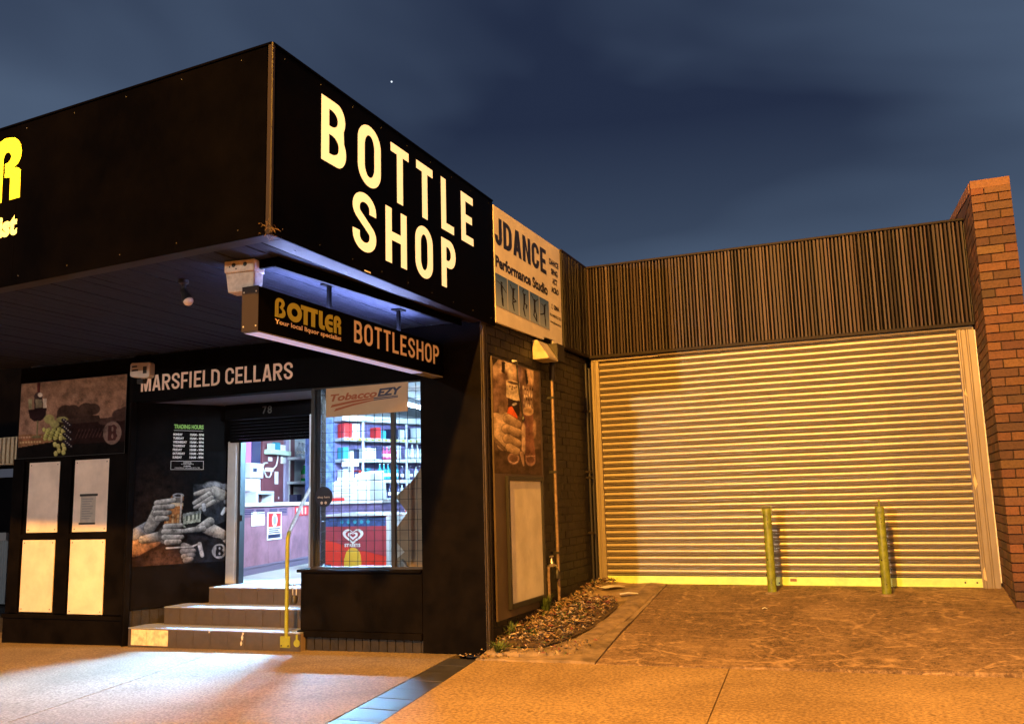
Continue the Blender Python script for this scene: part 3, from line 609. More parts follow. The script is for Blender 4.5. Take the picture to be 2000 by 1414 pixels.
# shop interior shell
mb = MB(); mb.slab([(-5.6, .95), (-3.6, .95), (-3.45, .845), (-2.28, .875), (-1.74, .06), (-.26, .09), (-.26, 9), (-5.6, 9)], .34, .499); mb.build('shop_floor', M_floor, shop)
mb = MB(); mb.wb(-5.75, -5.6, -.05, 9.1, -.2, 3.9); mb.wb(-5.6, -.25, 9.0, 9.1, .3, 3.9); mb.wb(-.262, -.251, .14, 9.0, .3, 3.05); mb.wb(-5.6, -.25, .95, 9.0, 3.06, 3.2)
mb.box(FA, -5.6, -.25, 2.98, 3.2, -1.2, -.12); mb.box(DR, -3.47, -2.27, 2.47, 3.0, -.1, -.02)
mb.build('inner_walls', M_intw, shop)
mb = MB(); mb.wb(-1.78, -.27, .1, .75, .66, .70); mb.build('window_deck', M_intw, shop)
mb = MB(); mb.wb(-5.75, 0.0, -.12, 9.1, 3.9, 4.0); mb.build('roof', M_brown, shop)
# awning
mb = MB(); x = -9.0; yf = lambda x: -3.035-.0587*(x-.03); k = 0
while x < -.12:
    wd = .132; x1 = min(x+wd, -.12); zb = 2.972+rng.uniform(0, .004); g = .006 if k % 3 else .014
    mb.slab([(x, yf(x)), (x1-g, yf(x1)), (x1-g, .0379*x1+.02), (x, .0379*x+.02)], zb, zb+.014); x = x1; k += 1
mb.build('soffit', M_soffit, shop)
mb = MB(); mb.slab([(-9, yf(-9)), (-.02, yf(0)), (-.02, .1), (-9, -.3)], 2.995, 3.01); mb.slab([(-9, yf(-9)), (-.02, yf(0)), (-.02, .1), (-9, -.3)], 4.10, 4.12); mb.build('awning_deck', M_brown, shop)
mb = MB(); mb.box(FF, -9, -.0, 2.958, 2.97, -.11, -.004); mb.box(SF, -2.955, .26, 2.957, 2.969, -.15, -.004); mb.build('awning_edge_trim', M_brown, shop, bevel=.002)
mb = MB(); mb.box(SF, -3.07, .26, 2.9565, 2.985, -.003, .006); mb.box(FF, -9, .0, 2.9568, 2.985, -.003, .006); mb.build('fascia_lip', M_fascia, shop)
mb = MB(); mb.box(FF, -9, -.004, 2.971, 4.185, -.05, -.006); mb.build('fascia_frame', M_fascia, shop)
mb = MB(); mb.box(SF, -3.02, .27, 2.971, 4.185, -.05, -.006); mb.wb(-.25, .012, .14, 3.1, 3.02, 4.12); mb.build('side_fascia_frame', M_fascia, shop)
mb = MB(); mb.box(SF, -3.072, -3.05, 2.96, 4.2, -.004, .008); mb.box(FF, -.028, .006, 2.96, 4.2, -.002, .008); mb.build('corner_angle', mat('dark angle', (.012, .008, .006), .5, spec=.3), shop, bevel=.002)
mb = MB(); mb.box(SF, -3.07, .27, 4.186, 4.2, -.06, .012); mb.box(FF, -9, .0, 4.187, 4.201, -.06, .012); mb.build('fascia_capping', M_fascia, shop)
mb = MB()
for v in (3.02, 4.14):
    for k in range(9): mb.lathe(SF.P(-2.95+k*.39, v, .004), [(.0042, 0), (.004, .002), (.001, .003)], 8, SF.n)
    for k in range(7): mb.lathe(FF.P(-.25-k*.52, v, .004), [(.0042, 0), (.004, .002), (.001, .003)], 8, FF.n)
for k in range(5): mb.lathe(Vector((-.06, -2.7+k*.6, 2.957)), [(.008, 0), (.007, -.004)], 8, (0, 0, 1))
mb.build('screws', mat('dull screw', (.06, .055, .05), .5), shop)
mb = MB(); mb.box(SF, -2.02, -1.94, 2.968, 2.978, .006, .008); mb.build('reflective_tape', M_white, shop)
# straw of an old nest in the fascia corner
mb = MB()
for _ in range(32):
    p = Vector((.03+rng.uniform(-.05, .03), -3.08+rng.uniform(-.03, .06), 2.97+rng.uniform(-.02, .05))); a = rng.uniform(0, 6.28); l = rng.uniform(.03, .09)
    q = p+Vector((math.cos(a)*l*.6, math.sin(a)*l*.6, rng.uniform(-.6, .5)*l)); mb.tube([p, (p+q)/2+Vector((0, 0, .01)), q], .0012, 3)
tag(mb.build('nest_straw', mat('straw', (.14, .09, .05), .8)), 'wispy straw caught under the front corner of the awning', 'straw', kind='stuff')

# ================================================================== ENTRY STEPS
st = thing('entry_steps', (-2.9, .2, 0), 'three tiled entry steps between the splayed wall and the window', 'steps')
def step(k, y0, ztop, zbot, xl):
    f = Fr(FA.P(0, 0, -y0), FA.u, FA.n); xr = -1.865-max(0, y0)*.62
    mb = MB(); mb.box(f, xl, xr, zbot, ztop-.014, -1.2+y0*.9, -.008); mb.build('core', M_grout, st)
    r_ = MB(); u = xl; tw = .205
    while u < xr-.01: r_.box(f, u+.002, min(u+tw, xr)-.002, zbot, ztop-.015, -.009, .0); u += tw
    r_.build('riser', M_riser, st, bevel=.002)
    t_ = MB(); u = xl
    while u < xr-.01:
        for (a, b) in ((-.165, .004), (-.335, -.168)): t_.box(f, u+.002, min(u+tw, xr)-.002, ztop-.012, ztop, a, b)
        u += tw
    if k == 2:
        for q in range(3):
            u = xl
            while u < xr-.01: t_.box(f, u+.002, min(u+tw, xr)-.002, ztop-.012, ztop, -.505-.17*q, -.338-.17*q); u += tw
    t_.build('tread', M_tile, st, bevel=.003); return f
f0 = step(0, -.07, .150, -.12, -3.93); step(1, .20, .327, .10, -3.72); step(2, .50, .498, .28, -3.40)
mb = MB(); mb.box(f0, -3.885, -3.69, -.02, .133, .0005, .004); mb.box(f0, -3.686, -3.42, -.02, .133, .0005, .004); mb.build('patched_tiles', M_patch, st)
for (u, v, l) in ((-2.52, .11, .05), (-2.53, .06, .06), (-2.54, .01, .05), (-2.92, .12, .03)):
    mb = MB(); mb.prism(f0, [(u, v), (u+.012, v+.01), (u+.016, v+l*.6), (u+.004, v+l), (u-.008, v+l*.5)], .0006, .0015); mb.build('paint_drip', M_dimwhite, st)

# ================================================================== HANDRAIL
hx, hy_ = -2.02, -.145
hr_ = thing('handrail', (hx, hy_, .1), 'yellow post handrail with a bare steel upper bar on the steps', 'handrail')
pts = [(hx, hy_, .09), (hx, hy_, .95), (hx-.003, hy_+.01, 1.02), (hx-.02, hy_+.05, 1.075)]
mb = MB(); mb.tube(pts, .0185, 14); mb.build('post', M_railY, hr_, smooth=True, auto=50)
mb = MB(); mb.tube([(hx-.022, hy_+.055, 1.08), (hx-.19, hy_+.5, 1.36), (hx-.32, hy_+.86, 1.57)], .0185, 14); mb.build('upper_bar', M_steel, hr_, smooth=True, auto=50)
mb = MB(); mb.box(f0, -2.085, -1.975, .01, .115, .002, .012); mb.build('base_plate', M_railY, hr_, bevel=.003)
for u in (-2.068, -1.993): MB().lathe(f0.P(u, .03, .012), [(.008, 0), (.007, .006)], 8, FA.n).build('bolt', M_dark, hr_)
mb = MB(); mb.lathe(f0.P(-1.90, .055, .004), [(.034, 0), (.034, .008)], 18, FA.n); mb.box(f0, -1.912, -1.892, .08, .135, .004, .010); mb.build('yellow_lug', M_railY, hr_)
pk = thing('padlock', (-1.955, -.04, .45), 'dark padlock hanging on a short bar beside the handrail post', 'padlock')
mb = MB(); mb.tube([(hx, hy_+.02, .585), (-1.90, -.06, .585)], .006, 8); mb.build('bar', M_dark, pk)
mb = MB(); mb.lathe((-1.965, -.10, .405), [(.02, 0), (.03, .01), (.032, .07), (.022, .085)], 14); mb.build('lock_body', M_dark, pk, smooth=True, auto=40)
mb = MB(); mb.tube([(-1.985, -.10, .485), (-1.985, -.10, .54), (-1.965, -.10, .595), (-1.945, -.10, .54), (-1.945, -.10, .485)], .005, 8); mb.build('shackle', M_steel, pk)

# ================================================================== SIGNS
# side fascia sign
s1 = thing('fascia_sign', (.04, -1.3, 3.0), 'big black side fascia sign with cream capital letters in two lines', 'sign')
mb = MB(); mb.box(SF, -3.036, -1.395, 2.987, 4.185, -.004, .002); mb.box(SF, -1.392, .27, 2.987, 4.185, -.004, .002); mb.build('panel', M_fascia, s1)
mb = MB()
for ch, a, b, c, d in (('B', -2.55, -2.253, 3.62, 4.082), ('O', -2.103, -1.789, 3.615, 4.085), ('T', -1.644, -1.366, 3.62, 4.08), ('T', -1.242, -.962, 3.62, 4.08), ('L', -.812, -.575, 3.62, 4.082), ('E', -.428, -.18, 3.62, 4.075),
                       ('S', -2.169, -1.858, 3.112, 3.548), ('H', -1.725, -1.407, 3.118, 3.55), ('O', -1.27, -.976, 3.115, 3.548), ('P', -.82, -.553, 3.12, 3.545)):
    t_ = .091/(d-c); letter_at(mb, SF, ch, a, b, c, d, .004, t_, .155)
mb.build('lettering', M_cream_glow, s1)
# street fascia sign: the last letters show, the rest runs out of the picture
s2 = thing('fascia_sign', (-4, -2.85, 3.0), 'long black street fascia sign with a yellow letter R at its end', 'sign')
mb = MB(); mb.box(FF, -5.6, -2.405, 2.987, 4.185, -.004, .002); mb.box(FF, -2.402, -.04, 2.987, 4.185, -.004, .002); mb.build('panel', M_fascia, s2)
RPOLY = [(-2.674, 3.615), (-2.687, 3.947), (-2.674, 4.02), (-2.649, 4.062), (-2.606, 4.092), (-2.547, 4.110), (-2.463, 4.102), (-2.42, 4.088), (-2.385, 4.064), (-2.355, 4.02), (-2.342, 3.967), (-2.352, 3.916), (-2.377, 3.883), (-2.419, 3.861), (-2.366, 3.847), (-2.342, 3.823), (-2.335, 3.614), (-2.453, 3.613), (-2.459, 3.778), (-2.464, 3.790), (-2.522, 3.797), (-2.528, 3.907), (-2.491, 3.91), (-2.470, 3.928), (-2.46, 3.953), (-2.474, 3.978), (-2.498, 3.992), (-2.524, 3.990), (-2.54, 3.974), (-2.547, 3.95), (-2.542, 3.609)]
def logo(mb, fr, x0, x1, v0, v1, wo, which='BOTTLER'):
    # heavy rounded display letters, unit height 1, total width 4.45
    k = (x1-x0)/4.40; fx = lambda a: x0+a*k; fy = lambda b: v0+b*(v1-v0); P = lambda o, h=[]: flat_poly(mb, fr, o, h, wo, fx, fy)
    if 'B' in which:
        P([(.0, 0), (.0, .62)]+arc(.27, .68, .27, .32, 180, 90, 6)+arc(.34, .76, .24, .24, 90, -50, 8)+arc(.36, .27, .28, .27, 62, -90, 8), [[(.225, .07), (.205, .63)]+arc(.30, .73, .09, .10, 190, -60, 8)+[(.33, .60), (.26, .54), (.34, .46)]+arc(.36, .33, .08, .1, 60, -60, 6)+[(.30, .2), (.25, .2), (.25, .07)]])
    if 'O' in which: P(arc(1.20, .48, .47, .50, 0, 360, 32)[:-1], [arc(1.20, .48, .20, .21, 0, 360, 24)[:-1]])
    if 'T' in which:
        P([(1.78, .0), (2.05, .0), (2.05, .76), (2.28, .76), (2.28, 0), (2.55, 0), (2.55, .76), (2.72, .76), (2.72, 1), (1.60, 1), (1.60, .76), (1.78, .76)])
    if 'L' in which: P([(2.80, 1), (2.80, .26)]+arc(3.04, .24, .24, .24, 180, 270, 6)+[(3.22, 0), (3.22, .24)]+arc(3.12, .3, .06, .06, 270, 180, 4)+[(3.06, 1)])
    if 'E' in which:
        P([(3.72, 0)]+arc(3.62, .46, .40, .50, 262, 98, 16)+[(3.78, .97), (3.78, .72)]+arc(3.62, .56, .16, .16, 88, 172, 5)+[(3.78, .58), (3.78, .38)]+arc(3.62, .42, .16, .17, 188, 270, 5)+[(3.78, .25), (3.78, .0)])
    if 'R' in which:
        P([(3.84+(a+2.687)/.356*.56, (b-3.61)/.5) for a, b in RPOLY])
mb = MB()
flat_poly(mb, FF, [(a-.03, b) for a, b in RPOLY], [], .004, lambda a: a, lambda b: b)
logo(mb, FF, -5.22, -2.40, 3.61, 4.11, .004, 'BOTLE'); mb.build('logo_lettering', M_yellow_glow, s2)
mb = MB(); text(mb, FF, 'Your local liquor specialist', -4.75, -2.375, 3.346, 3.492, .004, .05); mb.build('slogan_lettering', mat('pale yellow letters', (.8, .76, .4), .5, emit=(1, .78, .16), estr=.8), s2)  # slogan colour carries an added glow, like the logo
# dance studio banner
s3 = thing('studio_banner', (.04, 1.2, 3.0), 'cream dance studio banner on the side wall above the rainwater head', 'sign')
mb = MB(); mb.prism(SF, [(.283, 3.0), (1.56, 3.03), (1.56, 3.06), (1.84, 3.07), (1.84, 3.03), (2.15, 3.045), (2.165, 4.185), (.283, 4.16)], -.02, .006); mb.build('sheet', M_banner, s3)
mb = MB(); letters(mb, SF, 'JDANCE', .30, 1.70, 3.78, 4.06, .008, t=.22, h=.17, gap=.11); mb.build('name_lettering', M_blackv, s3); mb = MB()
text(mb, SF, 'Performance Studio', .30, 1.72, 3.555, 3.66, .008, .04); mb.build('subtitle_lettering', M_blackv, s3); mb = MB()
for s_, v, a, b in (('DANCE', 3.985, 1.80, 2.10), ('SING', 3.88, 1.85, 2.06), ('ACT', 3.775, 1.88, 2.04), ('ACRO', 3.67, 1.84, 2.08)): text(mb, SF, s_, a, b, v-.05, v+.01, .008, .05)
mb.build('list_lettering', M_blackv, s3); mb = MB(); text(mb, SF, 'ZIMA', 1.90, 2.08, 3.43, 3.475, .008, .05); text(mb, SF, 'Ph: 0408 022 022', 1.775, 2.12, 3.335, 3.365, .008, .03); text(mb, SF, 'www.jdance.com.au', 1.775, 2.12, 3.26, 3.285, .008, .03)
mb.add([SF.P(1.85+.03*math.cos(i*.5236), 3.45+.03*math.sin(i*.5236), .008) for i in range(12)]+[SF.P(1.85+.023*math.cos(i*.5236), 3.45+.023*math.sin(i*.5236), .008) for i in range(12)], [(i, (i+1) % 12, 12+(i+1) % 12, 12+i) for i in range(12)])
mb.build('contact_lettering', M_blackv, s3)
p = Paint([(0, 0), (540, 0), (540, 330), (0, 330)], 150, 90)
v_ = np.clip(p.Y/330, 0, 1)[..., None]; p.fill(np.array((.05, .12, .34))*(1-v_)+np.array((.30, .37, .48))*v_)
def dancer(x, arms, legs, lean=0):
    k = (.012, .010, .012); c = lambda a, b, r0, r1: p.cap((x+a[0], a[1]), (x+b[0], b[1]), r0, r1, k, k, edge=3)
    c((lean, 95), (0, 165), 9, 8); p.ell(x+lean*1.3, 72, 9, 12, k, .1)
    for q in arms:
        for a, b in zip(q, q[1:]): c(a, b, 5, 3.5)
    for q in legs:
        for a, b in zip(q, q[1:]): c(a, b, 7, 4.5)
dancer(55, [[(0, 95), (-45, 75)], [(0, 95), (40, 150)]], [[(0, 165), (2, 230), (6, 300)], [(0, 165), (6, 230), (10, 305)]])
dancer(160, [[(0, 95), (-25, 40)], [(0, 95), (22, 60)]], [[(0, 165), (-4, 230), (8, 300)], [(0, 165), (26, 190), (2, 215)]], 4)
dancer(270, [[(0, 95), (-12, 45), (0, 12)], [(0, 95), (15, 60)]], [[(0, 165), (-8, 230), (6, 305)], [(0, 165), (26, 175), (18, 215)]], 3)
dancer(380, [[(0, 95), (-35, 25)], [(0, 95), (38, 40)]], [[(0, 165), (-12, 245), (18, 300)], [(0, 165), (16, 230), (20, 305)]])
dancer(488, [[(0, 95), (-30, 70)], [(0, 95), (22, 45)]], [[(0, 165), (6, 230), (10, 305)], [(0, 165), (-30, 190), (-48, 200)]], 3)
for k in range(1, 5): x = k*108; p.mix((abs(p.X-x) < 2.5)*1.0, (.7, .66, .6))
p.mesh('dance_photos', SF, .285, 1.735, 3.165, 3.485, .009, s3)
# hanging under-awning sign
s4 = thing('hanging_sign', (-.41, -1.6, 2.97), 'black box sign hanging from the soffit with mustard logo and pale capitals', 'sign')
HS = Fr((-.352, 0, 0), (0, 1, 0), (1, 0, 0)); y0_, y1_ = -2.69, -.06
mb = MB(); mb.box(HS, y0_, y1_, 2.468, 2.766, -.128, .0); mb.build('box', M_fascia, s4, bevel=.004)
mb = MB(); mb.box(HS, y0_-.004, y0_+.0, 2.466, 2.768, -.13, .002); mb.build('end_cap', mat('dark brown cap', (.017, .012, .010), .5, spec=.3), s4)
mb = MB()
for v in (2.5, 2.73):
    for w_ in (-.115, -.015): mb.lathe(HS.P(y0_-.004, v, w_), [(.006, 0), (.004, .004)], 8, (0, -1, 0))
mb.build('screws', M_steel, s4)
mb = MB(); mb.box(HS, y0_+.01, y1_-.01, 2.459, 2.467, -.122, -.006); mb.build('underside', mat('grey acrylic', (.20, .20, .22), .5, spec=.2), s4)
for y in (-1.80, -.77):
    mb = MB(); mb.box(HS, y-.015, y+.015, 2.767, 2.962, -.075, -.05); mb.box(HS, y-.055, y+.055, 2.962, 2.971, -.105, -.02); mb.build('hanger', M_black, s4)
mb = MB(); logo(mb, HS, -2.52, -1.735, 2.59, 2.725, .002, 'BOTLER'); mb.build('logo_lettering', M_yellowv, s4)
mb = MB(); text(mb, HS, 'Your local liquor specialist', -2.52, -1.735, 2.545, 2.575, .002, .03); mb.build('slogan_lettering', mat('pinkish white vinyl', (.70, .55, .48), .5), s4); mb = MB(); letters(mb, HS, 'BOTTLESHOP', -1.56, -.155, 2.562, 2.735, .002, t=.165, h=.14, gap=.16); mb.build('lettering', mat('pinkish white vinyl', (.70, .55, .48), .5), s4)
# shop name on the band
s5 = thing('name_sign', (-3, -.12, 2.55), 'shop name in white capitals on the black band over the entry', 'sign')
mb = MB(); letters(mb, FA, 'MARSFIELD CELLARS', -3.945, -2.03, 2.575, 2.745, .004, t=.17, h=.14, gap=.11, space=.3); mb.build('lettering', mat('warm white letters', (.80, .62, .52), .5), s5)
# tobacco sign
s6 = thing('tobacco_sign', (-1.2, -.06, 2.2), 'cream tobacco sign with orange swoosh stripes across the top of the grilled window', 'sign')
mb = MB(); mb.prism(FA, [(-1.648, 2.168), (-.76, 2.178), (-.752, 2.455), (-1.652, 2.45)], -.014, -.008)
mb.build('sheet', mat('beige sign sheet', (.46, .34, .20), .55, var=.05), s6)
mb = MB(); text(mb, FA, 'Tobacco', -1.60, -1.085, 2.322, 2.385, -.0065, .035, .25, .016)
for q in ([(-1.60, 2.262), (-1.58, 2.288), (-1.35, 2.318), (-1.12, 2.33), (-1.12, 2.318), (-1.35, 2.295)], [(-1.56, 2.222), (-1.54, 2.248), (-1.35, 2.285), (-1.12, 2.312), (-1.12, 2.302), (-1.35, 2.265)]): mb.add([FA.P(a, b, -.0065) for a, b in q], [(0, 1, 2, 5), (5, 2, 3, 4)])
mb.build('orange_print', M_ora, s6)
mb = MB(); text(mb, FA, 'EZY', -1.08, -.815, 2.34, 2.405, -.0065, .05, .25, .01)
for q in ([(-1.12, 2.318), (-1.12, 2.33), (-.86, 2.335), (-.86, 2.328)], [(-1.12, 2.302), (-1.12, 2.312), (-.86, 2.324), (-.86, 2.316)]): mb.add([FA.P(a, b, -.0065) for a, b in q], [(0, 1, 2, 3)])
mb.build('dark_print', M_navy, s6)
# round sticker
s7 = thing('round_sticker', (-1.69, -.07, 1.4), 'round navy shop here sticker on the window glass', 'sticker')
mb = MB(); mb.lathe(FA.P(-1.686, 1.408, -.037), [(.098, 0), (.098, .002)], 40, FA.n); mb.build('disc', M_navy if False else mat('deep navy', (.008, .012, .035), .4), s7)
mb = MB(); text(mb, FA, 'shop here', -1.755, -1.62, 1.395, 1.415, -.0335, .01)
mb.build('print', M_dimwhite, s7)
for u in (-1.71, -1.665): MB().lathe(FA.P(u, 1.35, -.035), [(.014, 0), (.014, .0015)], 12, FA.n).build('dot', M_dimwhite, s7)
# trading hours
s8 = thing('opening_hours', (SP.P(.56, 1.75, .01)), 'white opening hours lettering with a green heading on the splayed wall', 'sign')
mb = MB(); text(mb, SP, 'TRADING HOURS', .40, .72, 2.198, 2.24, .004, .035); mb.build('heading', M_lgreen, s8)
mb = MB(); mb.box(SP, .40, .715, 2.175, 2.178, .002, .004)
for k, dday in enumerate(('MONDAY', 'TUESDAY', 'WEDNESDAY', 'THURSDAY', 'FRIDAY', 'SATURDAY', 'SUNDAY')):
    v = 2.122-k*.0415; text(mb, SP, dday, .393, .393+.0165*len(dday), v, v+.022, .004, .04); text(mb, SP, '10AM - 9PM', .575, .725, v, v+.022, .004, .04)
for (a, b, c, d) in ((.376, .73, 1.751, 1.754), (.376, .73, 1.842, 1.845), (.376, .379, 1.754, 1.842), (.727, .73, 1.754, 1.842)): mb.box(SP, a, b, c, d, .002, .004)
text(mb, SP, 'LICENCE No.', .51, .60, 1.822, 1.833, .004, .02); text(mb, SP, 'LIQP770016', .49, .62, 1.806, 1.815, .004, 0); text(mb, SP, 'LICENSEE', .515, .59, 1.784, 1.795, .004, .02); text(mb, SP, 'MARSFIELD CELLARS PTY LTD', .42, .69, 1.765, 1.775, .004, 0)
mb.build('lettering', M_white, s8)

# ================================================================== POSTERS AND BOARDS ON THE SHOP
def rect_face(fr, u0, u1, v0, v1, w0, w1): return MB().box(fr, u0, u1, v0, v1, w0, w1)
# vineyard poster
vp = thing('wine_poster', FA.P(-4.9, 1.93, .01), 'brown vineyard poster with wine bottle and green grapes above the white boards', 'poster')
rect_face(FA, -5.68, -4.135, 1.93, 2.785, .0, .006).build('backing', M_dark, vp)
p = Paint([(140, 205), (1725, 0), (1690, 1330), (30, 1270)], 190, 120)
v_ = np.clip((p.Y-100)/750, 0, 1)[..., None]; p.fill(np.array((.30, .17, .11))*(1-v_)+np.array((.42, .25, .19))*v_)
p.poly([(600, 800), (1800, 700), (1800, 1400), (600, 1400)], (.028, .014, .014))
for c, r in (((820, 640), 140), ((930, 610), 110), ((1130, 600), 130), ((1240, 580), 95), ((1000, 680), 130), ((740, 690), 70)): p.ell(*c, r, r*.95, (.075, .045, .036), .1)
for c, r in (((1640, 690), 130), ((1740, 640), 120), ((1500, 780), 80), ((1380, 790), 70)): p.ell(*c, r, r*.8, (.08, .045, .04), .15)
p.poly([(680, 700), (1320, 680), (1350, 790), (680, 800)], (.06, .036, .03))
for k in range(9): x = 960+k*52; p.line([(x, 1040), (x+60, 900)], 5, (.10, .05, .05))
p.poly([(0, 1120), (640, 1060), (900, 1130), (1700, 1130), (1700, 1500), (0, 1500)], (.010, .008, .008))
p.poly([(40, 1110), (50, 930), (460, 940), (620, 1060), (300, 1090)], (.36, .19, .10)); p.noise(.10); p.I *= .62
for k in range(26): p.ell(60+15*k*1.0, 970+((k*37) % 110), 17, 13, ((.45, .28, .2), (.25, .1, .06), (.5, .36, .2))[k % 3], .3)
p.cap((412, 160), (405, 300), 22, 24, (.10, .02, .02), (.03, .01, .01)); p.cap((395, 380), (395, 560), 64, 66, (.05, .03, .03), (.012, .008, .01)); p.ell(425, 355, 36, 32, (.55, .48, .42), .3)
p.poly([(350, 420), (450, 420), (450, 545), (345, 550)], (.16, .14, .10))
p.poly([(235, 420), (300, 415), (290, 560), (240, 570)], (.24, .23, .14)); p.poly([(470, 410), (530, 400), (520, 545), (462, 548)], (.50, .42, .36))
p.poly([(230, 575), (525, 545), (500, 680), (430, 740), (320, 750), (250, 690)], (.020, .010, .012)); p.cap((375, 745), (360, 960), 14, 12, (.2, .18, .1), (.05, .04, .03)); p.ell(350, 975, 80, 20, (.14, .13, .07), .3)
for c, rx, ry in (((560, 720), 80, 70), ((640, 800), 70, 60), ((760, 730), 90, 40)): p.ell(*c, rx, ry, (.30, .29, .12), .25)
for k in range(30):
    p.halo = 4; x = 470+((k*61) % 330); y = 870+((k*43) % 170); p.cap((x, y), (x+4, y+14), 25, 25, (.55, .55, .20), (.16, .17, .04))
for x, y in ((640, 1100), (690, 1130), (770, 1120), (785, 1180), (700, 1200), (650, 1240), (770, 1230), (775, 850), (765, 900), (770, 990), (730, 1010)): p.cap((x, y), (x+2, y+20), 29, 27, (.60, .58, .24), (.18, .18, .05))
for k in range(16): x = 780+((k*29) % 110); y = 740+k*28; p.ell(x, y, 38, 30, (.015, .012, .02), .2); p.ell(x+6, y-6, 9, 8, (.45, .42, .42), .5)
p.ell(1515, 985, 135, 190, (.16, .11, .10), .03); p.poly([(1450, 1110), (1460, 860), (1545, 850), (1585, 900), (1570, 975), (1590, 1040), (1560, 1110)], (.05, .02, .02)); p.ell(1518, 920, 14, 40, (.16, .11, .10), .2); p.ell(1518, 1040, 14, 40, (.16, .11, .10), .2)
p.grit(.5, .008); p.mesh('print', FA, -5.675, -4.14, 1.935, 2.78, .008, vp)
# four white boards
def board(u0, u1, v0, v1, label):
    b = thing('white_board', FA.P((u0+u1)/2, v0, -.03), label, 'board', 'white boards in the black front wall')
    rect_face(FA, u0, u1, v0, v1, -.029, -.018).build('sheet', M_board, b, bevel=.002)
    mb = MB()
    for u in (u0+.03, u1-.03):
        for v in (v0+.03, v1-.03): mb.lathe(FA.P(u, v, -.018), [(.007, 0), (.006, .003)], 8, FA.n)
    mb.build('screws', M_dark, b)
board(-5.512, -5.062, 1.112, 1.88, 'plain white board below the grapes, upper of the pair on the far left')
board(-4.842, -4.362, 1.112, 1.884, 'upper white board carrying a taped paper notice')
board(-5.552, -5.080, .265, 1.032, 'lower far left white board, sunny yellow under the street light, beneath the plain one')
board(-4.857, -4.374, .252, 1.03, 'lower white board beside the entry steps, beneath the taped notice')
nt_ = thing('paper_notice', FA.P(-4.63, 1.2, -.015), 'small grey paper notice taped with black strips to a white board', 'notice')
rect_face(FA, -4.735, -4.525, 1.20, 1.50, -.0175, -.016).build('sheet', mat('grey notice paper', (.42, .39, .35), .6, var=.12, vscale=12), nt_)
for a_, b_, c_ in ((-4.50, 1.49, 1.515), (-4.52, 1.19, 1.21)): rect_face(FA, -4.75, a_, b_, c_, -.0158, -.014).build('tape', M_dark, nt_)
mb = MB()
for k in range(9): mb.box(FA, -4.715, -4.56-.02*(k % 3), 1.455-k*.026, 1.467-k*.026, -.0159, -.0155)
mb.build('print', M_grey, nt_)
# friends clinking glasses on the splayed wall
hp = thing('drinks_poster', SP.P(.5, .74, .005), 'dark poster of hands clinking drinking glasses on the splayed entry wall', 'poster')
p = Paint([(597, 453), (1028, 457), (1026, 951), (597, 969)], 190, 210)
p.fill(np.array((.006, .005, .006))); v_ = np.clip((1-np.abs(p.X-680)/190), 0, 1)*np.clip((p.Y-440)/260, 0, 1); p.mix(v_*.7, (.050, .027, .018))
p.ell(740, 960, 70, 60, (.07, .04, .03), .9)
p.halo = 1.3; S1, S0 = (.60, .55, .50), (.022, .018, .018); K1, K0 = (.40, .25, .15), (.10, .05, .03)
p.poly([(850, 607), (1030, 600), (1030, 760), (960, 790), (850, 700)], (.035, .035, .04)); p.poly([(975, 606), (1030, 606), (1030, 690), (1000, 700)], (.24, .25, .28)); p.ell(940, 612, 40, 18, (.34, .35, .38), .5)
p.cap((1010, 660), (960, 655), 26, 30, (.12, .12, .13), (.02, .02, .02)); p.cap((990, 630), (1002, 690), 9, 9, (.3, .3, .32), (.04, .04, .05))
p.ell(930, 660, 48, 36, (.20, .18, .17), .25, .2); p.cap((945, 640), (985, 655), 26, 24, S1, S0)
for a, b, r in (((920, 632), (862, 650), 13), ((925, 650), (858, 690), 13), ((935, 668), (862, 712), 12), ((945, 685), (885, 718), 11)): p.cap(a, b, r, r*.72, S1, S0)
p.cap((1000, 720), (985, 740), 10, 6, (.7, .7, .72), (.3, .3, .32)); p.cap((900, 700), (902, 722), 9, 8, (.7, .7, .72), (.2, .2, .22))
p.poly([(760, 652), (808, 650), (800, 785), (726, 785), (735, 700)], (.42, .17, .055)); p.poly([(762, 650), (806, 650), (806, 690), (752, 692)], (.20, .17, .15)); p.poly([(735, 690), (808, 688), (807, 702), (734, 704)], (.62, .45, .30)); p.ell(785, 655, 24, 9, (.45, .47, .5), .2); p.ell(785, 656, 19, 6, (.06, .05, .05), .2)
for x in (742, 765, 788): p.cap((x, 745), (x, 782), 5, 5, (.72, .45, .22), (.35, .14, .05))
p.cap((800, 655), (797, 780), 3, 3, (.75, .7, .65), (.3, .2, .15))
p.cap((608, 835), (660, 800), 34, 30, (.40, .41, .45), (.05, .05, .06)); p.cap((665, 800), (700, 735), 24, 30, S1, S0)
for a, b in (((695, 690), (768, 676)), ((690, 712), (762, 704)), ((690, 735), (748, 732)), ((700, 758), (738, 758))): p.cap(a, b, 14, 10, S1, S0)
p.cap((605, 890), (690, 855), 36, 26, K1, K0); p.cap((640, 850), (720, 835), 18, 22, S1, S0)
p.ell(745, 832, 46, 40, (.16, .14, .13), .2)
for a, b in (((735, 795), (802, 790)), ((728, 818), (808, 816)), ((730, 842), (806, 842)), ((742, 864), (795, 862))): p.cap(a, b, 13, 10, S1, S0)
p.poly([(806, 745), (888, 728), (886, 790), (812, 800)], (.50, .50, .40)); p.poly([(808, 738), (890, 722), (889, 738), (807, 752)], (.30, .31, .30)); p.poly([(812, 786), (887, 774), (884, 800), (830, 806)], (.02, .018, .016))
for x in (822, 840, 858, 874): p.poly([(x, 750-(x-806)*.2), (x+9, 748-(x-806)*.2), (x+9, 772-(x-806)*.15), (x, 774-(x-806)*.15)], (.12, .13, .10))
